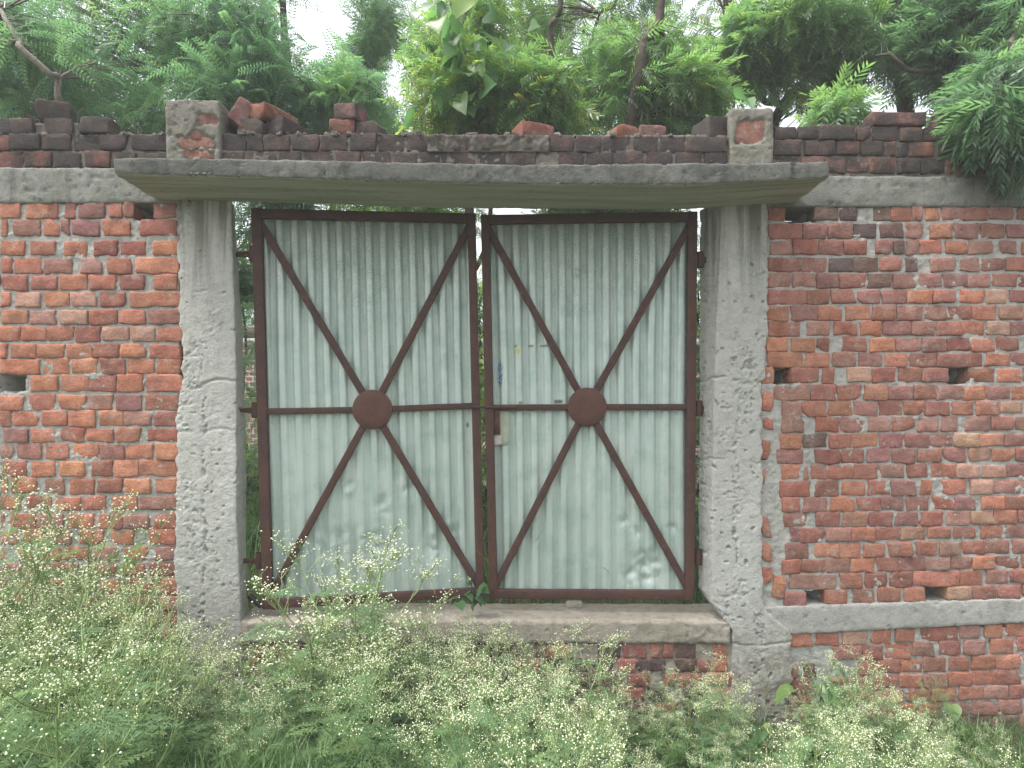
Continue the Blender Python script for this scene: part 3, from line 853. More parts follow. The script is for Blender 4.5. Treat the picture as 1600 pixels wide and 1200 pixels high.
# pillar stubs that rise through the parapet: thin plaster over bricks
for root, xa, xb, ya, yb, sd, patches in ((lp, 261, 346, 158, 262, 81, ((313, 182, 341, 196), (300, 206, 318, 218), (283, 217, 338, 233), (292, 236, 312, 247), (315, 240, 336, 249))),
                                          (rpil, 1139, 1207, 171, 262, 85, ((1149, 191, 1191, 226),))):
    V, Q = rough_box(X_(xa), X_(xb), -0.02, 0.20, Z_(yb + 22), Z_(ya), 0.0075, concrete_disp(0.004, 0.008, sd, edge_r=0.008, rag=0.010))
    for (pa0, pb0, pa1, pb1) in patches:
        px, py = V[:, 0] / S + 800, 651 - (V[:, 2] - ZC) / S
        wob = (fbm(V * 40, 3, sd + 4) - 0.5) * 12
        m = sst(-3, 2, np.minimum(np.minimum(px - pa0, pa1 - px), np.minimum(py - pb0, pb1 - py)) + wob)
        V[:, 1] += m * 0.016 * (V[:, 1] < 0.03)
    part('stub', V, Q, [stub_mat], root)
    for (pa0, pb0, pa1, pb1) in patches:
        add_brick(root, X_(pa0 - 3), X_(pa1 + 3), Z_(pb1 + 2), Z_(pb0 - 2), -0.012, 0.08, np.array(BR['g']) * 0.75, brick_mat, (0, jit(0.03), 0))

# crumbled mortar and grit lying along the broken tops
def crumbs(root, xa, xb, py, seed, n):
    r = np.random.RandomState(seed)
    s2 = Soup()
    for i in range(n):
        sz = 0.004 + 0.020 * r.rand() ** 3
        V, Q, dn = rbox((sz * (1 + r.rand()), sz * (1 + r.rand()), sz * (0.7 + 0.5 * r.rand())), sz * 0.3, (1, 1, 1))
        V = V + dn * ((r.rand(len(V)) - 0.5) * sz * 0.5)[:, None]
        a = r.rand() * 6.28
        V = V @ np.array([(math.cos(a), math.sin(a), 0), (-math.sin(a), math.cos(a), 0), (0, 0, 1)])
        x = r.uniform(xa, xb)
        t = (x - 345) / 800 * 4 if 345 < x < 1140 else 0
        s2.add(V + np.array([X_(x), 0.004 + 0.05 * r.rand(), Z_(py + t) + sz * 0.25]), Q)
    part('crumbs', *s2.get(), [mortar_old], root, kind='stuff')


class Soup:
    def __init__(s):
        s.V, s.Q, s.n, s.t = [], [], 0, []

    def add(s, V, Q, tone=None):
        s.V.append(V)
        s.Q.append(Q + s.n)
        s.n += len(V)
        if tone is not None:
            s.t.append(np.full(len(Q), tone) if np.isscalar(tone) else tone)

    def get(s):
        return np.concatenate(s.V), np.concatenate(s.Q)

    def tone(s):
        return {'tone': ('FACE', np.concatenate(s.t))}


crumbs(pm, 346, 1136, 209.5, 5, 420)
crumbs(pa, -100, 260, 210, 6, 170)

# loose bricks, each a thing of its own
LB = [
    ((50, 154, 94, 183), 0.115, (0, 0, 0.35), 'b', 'dark brick topmost on the far left of the parapet'),
    ((353, 152, 381, 190), 0.19, (0.05, 0.56, 0.30), 'g', 'brick leaning on a corner against the left pillar stub'),
    ((386, 158, 432, 182), 0.22, (0.02, 0.02, -0.45), 'd', 'reddish brick on top of the two bricks right of the left pillar stub'),
    ((371, 183, 413, 207), 0.22, (0, 0.01, -0.08), 'b', 'brown brick under the leaning brick beside the left pillar stub'),
    ((418, 182, 462, 207), 0.22, (0, 0.02, -0.50), 'k', 'bluish dark brick at the right end of the small pile by the left stub'),
    ((523, 158, 562, 183), 0.115, (0, 0, -0.30), 'm', 'topmost brick of the three brick heap above the left gate leaf'),
    ((513, 184, 552, 208), 0.20, (0, 0.01, 0.05), 'd', 'redder brick low in the three brick heap above the left gate leaf'),
    ((558, 187, 596, 210), 0.20, (0, 0.06, -0.15), 'k', 'dark broken brick at the right of the three brick heap'),
    ((806, 188, 860, 213), 0.15, (0.05, 0.03, 0.35), 'd', 'lone rounded brick on the parapet above the right gate leaf'),
    ((953, 193, 996, 215), 0.20, (0, 0, 0.30), 'd', 'left one of two bricks lying side by side near the right stub'),
    ((1001, 193, 1043, 216), 0.20, (0, 0, -0.02), 'm', 'right one of two bricks lying side by side near the right stub'),
    ((1100, 179, 1138, 218), 0.16, (0.04, -0.04, 0.30), 'k', 'dark lump of brick and mortar against the right pillar stub'),
]
for (xa, ya, xb, yb), dep, rot, c, lab in LB:
    o = add_brick(None, X_(xa), X_(xb), Z_(yb) - 0.004, Z_(ya), 0.01, dep, BR[c], brick_mat if c in 'dg' else brick_old, rot, 'loose_brick', chip=0.3, rough=1.0)
    if c in 'dg':
        o.color = (*(np.array(o.color[:3]) * 0.62), 1)
    tag(o, lab, 'brick', 'loose bricks on the parapet')

# ------------------------------------------------------------------ gate leaves
q = M('pale_green_sheet')
p_ = q.pos()
aa = lambda nm: q.n('Attribute', attribute_name=nm).outputs['Fac']
c_ = q.mix(q.ramp(q.noise(q.pos((30, 30, 2.0)), 1.0, 5, 0.6), 0.32, 0.7), (0.385, 0.475, 0.430), (0.45, 0.515, 0.472))
c_ = q.mix(q.ramp(q.noise(p_, 8, 5, 0.65), 0.45, 0.7, 0, 0.6), c_, (0.27, 0.365, 0.315))
sp_ = q.noise(p_, 210, 3, 0.75)
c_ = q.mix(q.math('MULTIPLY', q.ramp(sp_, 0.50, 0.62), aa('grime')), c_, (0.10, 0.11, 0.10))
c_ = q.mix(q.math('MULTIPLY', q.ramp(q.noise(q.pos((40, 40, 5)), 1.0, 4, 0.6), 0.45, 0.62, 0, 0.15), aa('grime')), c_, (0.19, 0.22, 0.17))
c_ = q.mix(q.ramp(q.noise(p_, 150, 4, 0.8), 0.55, 0.70, 0, 0.45), c_, (0.20, 0.25, 0.22))
c_ = q.mix(q.ramp(q.noise(q.pos((140, 140, 9)), 1.0, 3, 0.6), 0.60, 0.72, 0, 0.35), c_, (0.46, 0.50, 0.47))
c_ = q.mix(q.math('MULTIPLY', aa('valley_shade'), 0.55), c_, (0.15, 0.19, 0.165))  # groove shade put into the sheet colour for rib contrast
c_ = q.mix(q.math('MULTIPLY', aa('blue'), q.ramp(q.noise(q.pos((300, 300, 90)), 1.0, 3), 0.40, 0.56)), c_, (0.035, 0.12, 0.22))
c_ = q.mix(aa('yellow'), c_, (0.42, 0.38, 0.10))
c_ = q.mix(aa('mark'), c_, (0.10, 0.105, 0.075))
sheet_mat = q.done(c_, q.ramp(q.noise(p_, 30, 4), 0.3, 0.7, 0.34, 0.58), q.bump(q.noise(p_, 180, 3, 0.7), 0.25, 0.003), 0.30, 0.5)


def ribbon_box(A, B, wdt, t0, t1, nrm, r=0.003, nl=12):
    """bar from A to B, wdt wide in the leaf plane, between offsets t0..t1 along nrm"""
    A, B = np.array(A), np.array(B)
    L = np.linalg.norm(B - A)
    ex = (B - A) / L
    ez = np.cross(ex, nrm)
    ez /= np.linalg.norm(ez)
    V, Q, dn = rbox((L, t1 - t0, wdt), r, (nl, 1, 1))
    V = V + dn * ((fbm(V * 60 + A * 9, 2, 3) - 0.5) * 0.0022)[:, None]
    ey = -nrm
    mid = (A + B) / 2 + nrm * (t0 + t1) / 2
    return mid + V[:, :1] * ex + V[:, 1:2] * ey + V[:, 2:3] * ez, Q


def disc(Cn, rad, t0, t1, nrm, up, n=44):
    ex = np.cross(up, nrm)
    ex /= np.linalg.norm(ex)
    a = np.linspace(0, 2 * np.pi, n, endpoint=False)
    rings = [(rad * 0.96, t0), (rad, t0 + 0.002), (rad, t1 - 0.002), (rad * 0.97, t1), (rad * 0.5, t1 + 0.0005), (0.001, t1 + 0.0008)]
    V = np.concatenate([Cn + nrm * t + r_ * (np.cos(a)[:, None] * ex + np.sin(a)[:, None] * up) for r_, t in rings])
    Q = []
    for i in range(len(rings) - 1):
        for j in range(n):
            Q.append((i * n + j, i * n + (j + 1) % n, (i + 1) * n + (j + 1) % n, (i + 1) * n + j))
    return V, np.array(Q)


def tube(pts, rad, n=5, cap=True):
    pts = np.asarray(pts, float)
    m = len(pts)
    rad = np.broadcast_to(np.asarray(rad, float), (m,))
    t = np.gradient(pts, axis=0)
    t /= np.linalg.norm(t, axis=1, keepdims=True) + 1e-9
    up = np.tile(np.array([0.31, 0.17, 0.93]), (m, 1))
    bad = np.abs((t * up).sum(1)) > 0.95
    up[bad] = (1, 0, 0)
    e1 = np.cross(t, up)
    e1 /= np.linalg.norm(e1, axis=1, keepdims=True)
    e2 = np.cross(t, e1)
    a = np.linspace(0, 2 * np.pi, n, endpoint=False)
    V = pts[:, None] + rad[:, None, None] * (np.cos(a)[None, :, None] * e1[:, None] + np.sin(a)[None, :, None] * e2[:, None])
    V = V.reshape(-1, 3)
    i = np.arange(m - 1)[:, None] * n
    j = np.arange(n)[None]
    Q = np.stack([i + j, i + (j + 1) % n, i + n + (j + 1) % n, i + n + j], -1).reshape(-1, 4)
    if cap:
        V = np.concatenate([V, pts[:1], pts[-1:]])
        c0, c1 = len(V) - 2, len(V) - 1
        for k in range(0, n):
            Q = np.concatenate([Q, [[c0, (k + 1) % n, k, k], [c1, (m - 1) * n + k, (m - 1) * n + (k + 1) % n, (m - 1) * n + (k + 1) % n]]]) if False else Q
    return V, Q


def gate_leaf(label, TL, TR, BR_, BL, hub, hubr, midl, midr, dents, seed, marks, hinge_side, hinges, stile=(15, 13), rail=(14, 14)):
    cs = [P(*c) for c in (TL, TR, BR_, BL)]
    tl, tr, br, bl = cs
    nrm = np.cross(br - bl, tl - bl)
    nrm /= np.linalg.norm(nrm)
    if nrm[1] > 0:
        nrm = -nrm

    def onleaf(px, py):
        """point of the leaf plane seen at a photo pixel"""
        d = P(px, py, 0) - np.array([0, -D, ZC])
        o = np.array([0, -D, ZC])
        t = np.dot((tl + tr + br + bl) / 4 - o, nrm) / np.dot(d, nrm)
        return o + d * t
    root = thing('gate_leaf', label, 'gate', tuple(bl), 'gate leaves')
    W0 = 0.050
    up = (tl - bl) / np.linalg.norm(tl - bl)
    # stiles and rails lie inside the outline
    ins = lambda a, b, f: a + (b - a) / np.linalg.norm(b - a) * f
    sl_, sr_ = stile[0] * 0.0033, stile[1] * 0.0033
    rt_, rb_ = rail[0] * 0.0033, rail[1] * 0.0033
    T0, T1 = 0.0, 0.030
    A, B = ins(tl, tr, sl_ / 2), ins(bl, br, sl_ / 2)
    part('stile', *ribbon_box(B, A, sl_, T0, T1, nrm, nl=30), [rust_mat], root)
    A, B = ins(tr, tl, sr_ / 2), ins(br, bl, sr_ / 2)
    part('stile', *ribbon_box(B, A, sr_, T0, T1, nrm, nl=30), [rust_mat], root)
    A, B = ins(ins(tl, bl, rt_ / 2), ins(tr, br, rt_ / 2), sl_ - 0.002), ins(ins(tr, br, rt_ / 2), ins(tl, bl, rt_ / 2), sr_ - 0.002)
    part('rail', *ribbon_box(A, B, rt_, T0, T1 - 0.003, nrm, nl=20), [rust_mat], root)
    A, B = ins(ins(bl, tl, rb_ / 2), ins(br, tr, rb_ / 2), sl_ - 0.002), ins(ins(br, tr, rb_ / 2), ins(bl, tl, rb_ / 2), sr_ - 0.002)
    part('rail', *ribbon_box(A, B, rb_, T0, T1 - 0.003, nrm, nl=20), [rust_mat], root)
    H = onleaf(*hub)
    rr = hubr * 0.0033
    iw = 0.028
    for e in (midl, midr):
        E = onleaf(*e)
        part('middle_rail', *ribbon_box(E, ins(H, E, rr * 0.8), 0.031, 0.002, 0.022, nrm), [rust_mat], root)
    for cnr, opp, sd, rl in ((tl, br, sl_, rt_), (tr, bl, sr_, rt_), (br, tl, sr_, rb_), (bl, tr, sl_, rb_)):
        dirv = H - cnr
        E = cnr + dirv * (max(sd, 0.045) / abs(np.linalg.norm(dirv) * 0.55)) * 0.72
        part('brace', *ribbon_box(E, ins(H, cnr, rr * 0.8), 0.036, 0.001, 0.021, nrm, nl=16), [rust_mat], root)
    part('hub_plate', *disc(H, rr, 0.018, 0.0275, nrm, up), [rust_disc], root)
    # corrugated sheet behind the bars
    nu, nv = 300, 210
    u, v = np.meshgrid(np.linspace(0.012, 0.988, nu), np.linspace(0.012, 0.985, nv), indexing='ij')
    base = (bl * (1 - u[..., None]) + br * u[..., None]) * (1 - v[..., None]) + (tl * (1 - u[..., None]) + tr * u[..., None]) * v[..., None]
    width = np.linalg.norm(br - bl)
    ph = u * width / 0.0735 + seed * 0.37 + (fbm(np.stack([u * 3, v * 2.2, 0 * u + seed], -1), 2, 2) - 0.5) * 0.28
    s_ = 0.5 + 0.5 * np.cos(2 * np.pi * ph)
    flat = sst(0.42, 0.70, fbm(np.stack([u * 2.6, v * 3.0, 0 * u + seed * 3], -1), 3, 6)) * sst(0.75, 0.25, v) * 0.50
    dep = (0.0185 - 0.0045 * sst(0.9, 0.1, v)) * (1 - flat)
    hgt = -0.003 - dep * (1 - (0.75 * sst(0.12, 0.80, s_) + 0.25 * s_))
    hgt = hgt + (fbm(np.stack([u * 9, v * 12, 0 * u + seed], -1), 3, 8) - 0.5) * 0.006 - 0.003
    for (dx, dy, rd, am) in dents:
        Dp = onleaf(dx, dy)
        r2 = np.linalg.norm(base - Dp, axis=-1) / (rd * 0.0033)
        wn_ = np.exp(-(r2 ** 2) * 1.2)
        cr_ = np.abs(fbm(np.stack([u * 15 + dx + v * 9, v * 26 + dy - u * 6, 0 * u], -1), 2, 4) - 0.5) * 2.6
        hgt = hgt - wn_ * am * (0.35 + 1.5 * (0.5 - cr_))
    hgt = np.minimum(hgt, -0.0015)
    V = base + nrm * hgt[..., None]
    ii = np.arange(nu * nv).reshape(nu, nv)
    Qs = np.stack([ii[:-1, :-1], ii[1:, :-1], ii[1:, 1:], ii[:-1, 1:]], -1).reshape(-1, 4)
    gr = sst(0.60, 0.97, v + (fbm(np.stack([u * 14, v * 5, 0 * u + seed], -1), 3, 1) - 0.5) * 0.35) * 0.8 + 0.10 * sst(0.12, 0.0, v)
    val = (1 - s_) ** 3 * (1 - flat) * (0.55 + 0.45 * sst(0.3, 1, v))  # painted shade mask, strongest at the bottom of each groove
    at = {'grime': ('POINT', np.clip(gr, 0, 1).ravel()), 'valley_shade': ('POINT', val.ravel())}
    for nm in ('blue', 'yellow', 'mark'):
        m = np.zeros_like(u)
        for (x0, y0, x1, y1) in marks.get(nm, ()):
            c = onleaf((x0 + x1) / 2, (y0 + y1) / 2)
            hx, hz = (x1 - x0) / 2 * 0.0033, (y1 - y0) / 2 * 0.0033
            dd = np.sqrt(((base[..., 0] - c[0]) / hx) ** 2 + ((base[..., 2] - c[2]) / hz) ** 2)
            m = np.maximum(m, sst(1.15, 0.75, dd))
        at[nm] = ('POINT', m.ravel())
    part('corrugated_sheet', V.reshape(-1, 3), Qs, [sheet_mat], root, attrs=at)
    # hinges: knuckle on the stile and a pin set in the pillar
    for (hx, hy, hl) in hinges:
        K = onleaf(hx, hy)
        sgn = -1 if hinge_side == 'l' else 1
        kn = part('hinge', *tube([K + np.array([0, 0, -0.040]), K + np.array([0, 0, -0.014]), K + np.array([0, 0, 0.014]), K + np.array([0, 0, 0.040])], [0.017, 0.019, 0.019, 0.017], 10), [rust_mat], root)
        a, b = K + np.array([sgn * 0.006, 0, 0]), K + np.array([sgn * hl, 0.004, -0.002])
        V, Q = ribbon_box(a, b, 0.030, -0.008, 0.008, nrm, nl=3)
        V[:, 2] = K[2] + (V[:, 2] - K[2]) * (1 - 0.35 * np.clip(np.abs(V[:, 0] - a[0]) / hl, 0, 1))
        pin = part('pin', V, Q, [rust_mat], root)
        pin.parent = kn
    return root, onleaf, nrm


g1, on1, n1 = gate_leaf('left gate leaf of pale corrugated sheet, its hinge side swung a little towards the viewer',
                        (395, 328, 0.07), (743, 336, 0.16), (757, 930, 0.16), (413, 950, 0.07), (583, 640), 30.5, (411, 643), (741, 634),
                        [(585, 850, 26, 0.009), (680, 852, 26, 0.011), (700, 830, 20, 0.009), (520, 845, 30, 0.008), (600, 790, 14, 0.010), (545, 765, 12, 0.010), (640, 760, 18, 0.008)], 1,
                        {'mark': [(728, 660, 733, 668)]}, 'l', [(395, 397, 0.105), (399, 641, 0.085), (405, 876, 0.085)])
g2, on2, n2 = gate_leaf('right gate leaf of pale corrugated sheet with the bolt and hasp',
                        (752, 338, 0.155), (1088, 333, 0.10), (1083, 935, 0.10), (765, 933, 0.155), (917, 636), 30, (770, 637), (1079, 636),
                        [(1012, 880, 22, 0.017), (990, 905, 18, 0.015), (975, 812, 8, 0.010), (995, 832, 9, 0.009), (1050, 826, 8, 0.010), (1015, 905, 24, 0.010), (905, 425, 10, 0.008), (885, 490, 10, 0.008)], 2,
                        {'blue': [(776, 562, 786, 606)], 'yellow': [(804, 544, 813, 553)], 'mark': [(803, 539, 808, 543), (825, 538, 834, 543), (843, 538, 857, 542), (810, 627, 816, 631), (865, 624, 880, 631)]},
                        'r', [(1094, 406, 0.05), (1092, 638, 0.05), (1091, 870, 0.045)], (13, 14))
# bolt, hasp and filler on the right leaf, gusset and pipe on the left one
part('bolt', *tube([on2(x, 636) + n2 * 0.034 for x in (737, 760, 780, 806)], 0.0075, 8), [rust_mat], g2)
part('hasp', *ribbon_box(on2(776, 640), on2(777, 679), 0.034, 0.010, 0.018, n2, nl=4), [rust_mat], g2)
part('staple', *tube([on2(776, 668) + n2 * 0.018, on2(776, 669) + n2 * 0.040, on2(777, 676) + n2 * 0.040, on2(777, 677) + n2 * 0.018], 0.004, 6), [rust_mat], g2)
V, Q, dn = rbox((0.098, 0.006, 0.185), 0.004, (6, 1, 8))
V[:, 0] -= np.where(V[:, 2] < -0.06, (V[:, 2] + 0.06) * -0.35 * (V[:, 0] > 0.02), 0)
part('backing_plate', V + on2(782, 668) + n2 * 0.001, Q, [plain('old_plate_paint', (0.33, 0.36, 0.28), 0.6, 0.25, 30)], g2)
V, Q, dn = rbox((0.052, 0.012, 0.056), 0.006, (5, 1, 5))
V += dn * ((fbm(V * 60, 3, 4) - 0.5) * 0.012)[:, None]
part('filler_lump', V + on2(778, 688) + n2 * 0.008, Q, [plate_mat], g2)
part('gusset', *ribbon_box(on1(413, 941), on1(440, 944), 0.045, 0.028, 0.034, n1, nl=3), [rust_mat], g1)
part('pipe_stub', *tube([on1(391, 930) + n1 * 0.01, on1(396, 934) + n1 * 0.012, on1(404, 941) + n1 * 0.014, on1(411, 946) + n1 * 0.016], [0.015, 0.015, 0.015, 0.015], 12), [black_mat], g1)

# small stone on the sill
V, Q, dn = rbox((0.09, 0.06, 0.026), 0.010, (5, 3, 2))
V += dn * ((fbm(V * 30, 3, 8) - 0.5) * 0.02)[:, None]
o = link('stone', mesh('stone', V, Q, [plate_mat]), None, tuple(P(898, 944, 0.2) * np.array([1, 1, 0]) + np.array([0, 0, Z_(968) + 0.013])))
tag(o, 'small flat stone lying on the sill under the right gate leaf', 'stone')

# ------------------------------------------------------------------ foliage
def neem_leaf(r, L=0.24, pairs=6, ll=0.062, lw=0.0145, droop=0.5):
    s = Soup()
    xs = np.linspace(0, 1, 5)
    rp_ = lambda t: np.array([L * t * (1 - 0.12 * droop * t), 0, -droop * L * 0.55 * t * t])
    pts = np.array([rp_(t) for t in xs])
    wv = 0.0013
    V = np.concatenate([pts + np.array([0, wv, 0]), pts - np.array([0, wv, 0])])
    s.add(V, np.array([(i, i + 1, i + 6, i + 5) for i in range(4)]))
    for i in range(pairs):
        t = 0.22 + 0.74 * i / (pairs - 1)
        for sd in (-1, 1):
            b = rp_(t + 0.03 * sd * 0.5)
            ln = ll * (0.75 + 0.5 * math.sin(math.pi * min(1, 0.25 + 0.75 * t))) * (0.85 + 0.3 * r.rand())
            ang = math.radians(58 - 22 * t + 12 * (r.rand() - 0.5))
            d = np.array([math.cos(ang), sd * math.sin(ang), -0.25 - 0.45 * droop * r.rand()])
            d /= np.linalg.norm(d)
            sdv = np.cross(d, [0, 0, 1])
            sdv /= np.linalg.norm(sdv)
            tw = np.array([0, 0, 1]) * (r.rand() - 0.5) * 0.9
            sv = sdv + tw
            sv /= np.linalg.norm(sv)
            bend = np.array([0.25, 0, -0.35 * r.rand()])
            c = [b, b + d * ln * 0.45 + bend * ln * 0.08, b + d * ln + bend * ln * 0.38]
            w_ = [lw * 0.35, lw * (0.9 + 0.3 * r.rand()), lw * 0.06]
            V = np.concatenate([[c[k] + sv * w_[k] / 2, c[k] - sv * w_[k] / 2] for k in range(3)])
            s.add(V, np.array([(0, 1, 3, 2), (2, 3, 5, 4)]))
    return s.get()


def comb_leaf(r, L=0.21, pairs=13, ll=0.033, lw=0.0085, droop=0.35):
    s = Soup()
    rp_ = lambda t: np.array([L * t, 0, L * (0.18 * t - (0.18 + droop) * t * t)])
    pts = np.array([rp_(t) for t in np.linspace(0, 1, 5)])
    wv = 0.0014
    V = np.concatenate([pts + np.array([0, wv, 0]), pts - np.array([0, wv, 0])])
    s.add(V, np.array([(i, i + 1, i + 6, i + 5) for i in range(4)]))
    for i in range(pairs):
        t = 0.14 + 0.86 * i / (pairs - 1)
        for sd in (-1, 1):
            b = rp_(t)
            ln = ll * (0.72 + 0.38 * math.sin(math.pi * t)) * (0.9 + 0.2 * r.rand())
            d = np.array([0.34, sd * 0.9, -0.12 - 0.3 * r.rand()])
            d /= np.linalg.norm(d)
            sv = np.cross(d, [0, 0, 1]) + np.array([0, 0, 0.35 * (r.rand() - 0.5)])
            sv /= np.linalg.norm(sv)
            m_ = b + d * ln * 0.5
            s.add(np.array([b, m_ + sv * lw / 2, b + d * ln, m_ - sv * lw / 2]), np.array([(0, 1, 2, 3)]))
    return s.get()


def bush_leaf(r, L=0.10, w_=0.055, fold=0.18):
    """one broad heart-like leaf blade"""
    st = [(0, 0.40), (0.07, 0.84), (0.24, 1.0), (0.45, 0.90), (0.66, 0.64), (0.85, 0.30), (1.0, 0.02)]
    V, Q = [], []
    for t, ww in st:
        x = L * t
        z = -0.35 * L * t * t
        for sd in (-1, 0, 1):
            V.append((x - (0.10 * L if (t < 0.15 and sd) else 0), sd * w_ / 2 * ww * 1.0, z + abs(sd) * fold * w_ * ww))
    for i in range(len(st) - 1):
        for j in (0, 1):
            a = i * 3 + j
            Q.append((a, a + 1, a + 4, a + 3))
    return np.array(V), np.array(Q)


def rotm(dirv, roll):
    """rotation taking +x to dirv with a roll; vectorised"""
    d = dirv / np.linalg.norm(dirv, axis=1, keepdims=True)
    up = np.tile(np.array([0.0, 0.0, 1.0]), (len(d), 1))
    y = np.cross(up, d)
    n_ = np.linalg.norm(y, axis=1, keepdims=True)
    y = np.where(n_ > 1e-4, y / np.maximum(n_, 1e-4), np.array([0, 1.0, 0]))
    z = np.cross(d, y)
    c, s = np.cos(roll)[:, None], np.sin(roll)[:, None]
    return np.stack([d, y * c + z * s, z * c - y * s], -1)


def scatter(soup, temps, pos, dirv, roll, scale, tone, r):
    R = rotm(dirv, roll)
    ch = r.randint(0, len(temps), len(pos))
    for k, (TV, TQ) in enumerate(temps):
        s = np.where(ch == k)[0]
        if not len(s):
            continue
        V = np.einsum('kij,nj->kni', R[s], TV) * scale[s][:, None, None] + pos[s][:, None]
        n = len(TV)
        Q = TQ[None] + (np.arange(len(s)) * n)[:, None, None]
        soup.add(V.reshape(-1, 3), Q.reshape(-1, TQ.shape[1]), np.repeat(tone[s], len(TQ)))


rl = np.random.RandomState(3)
NEEM = [neem_leaf(rl, 0.22 + 0.06 * rl.rand(), 6 + i % 2, droop=0.3 + 0.5 * rl.rand()) for i in range(7)]
COMB = [comb_leaf(rl, 0.19 + 0.06 * rl.rand(), 12 + i % 3, droop=0.2 + 0.4 * rl.rand()) for i in range(6)]
HEART = [bush_leaf(rl, 0.085 + 0.025 * rl.rand(), 0.085 + 0.025 * rl.rand(), 0.05 + 0.2 * rl.rand()) for i in range(4)]

neem_mat = leaf_material('neem_leaf', [(0.0, (0.080, 0.145, 0.082)), (0.45, (0.115, 0.195, 0.095)), (0.8, (0.160, 0.235, 0.090)), (0.93, (0.26, 0.32, 0.065)), (1.0, (0.36, 0.24, 0.08))], 0.55, patch=0.2)
neem_dark = leaf_material('neem_leaf_dark', [(0.0, (0.075, 0.135, 0.095)), (0.6, (0.105, 0.180, 0.110)), (0.95, (0.140, 0.215, 0.095)), (1.0, (0.20, 0.25, 0.06))], 0.52, patch=0.25)
comb_mat = leaf_material('feathery_leaf', [(0.0, (0.095, 0.175, 0.130)), (0.5, (0.125, 0.220, 0.150)), (0.9, (0.165, 0.260, 0.130)), (1.0, (0.20, 0.27, 0.10))], 0.55, patch=0.15)
vine_mat = leaf_material('creeper_leaf', [(0.0, (0.075, 0.155, 0.085)), (0.55, (0.11, 0.21, 0.085)), (1.0, (0.26, 0.36, 0.09))], 0.45)

# sky gaps: directions left free of twigs, as the crowns leave them in the photograph (centre x, y, radii)
GAPS = [(505, 30, 40, 60), (500, 80, 30, 30), (615, 128, 32, 32), (1440, 150, 62, 36), (1225, 155, 42, 34), (900, 70, 26, 40), (660, 12, 40, 16), (205, 196, 16, 10), (920, 190, 10, 8), (545, 25, 24, 24), (1255, 190, 24, 16), (470, 105, 16, 16)]


def in_gap(p, grow=1.0):
    k = F / (D + p[:, 1])
    px, py = 800 + p[:, 0] * k, 651 - (p[:, 2] - ZC) * k
    g = np.zeros(len(p), bool)
    for (cx, cy, rx, ry) in GAPS:
        g |= ((px - cx) / (rx * grow)) ** 2 + ((py - cy) / (ry * grow)) ** 2 < 1
    return g


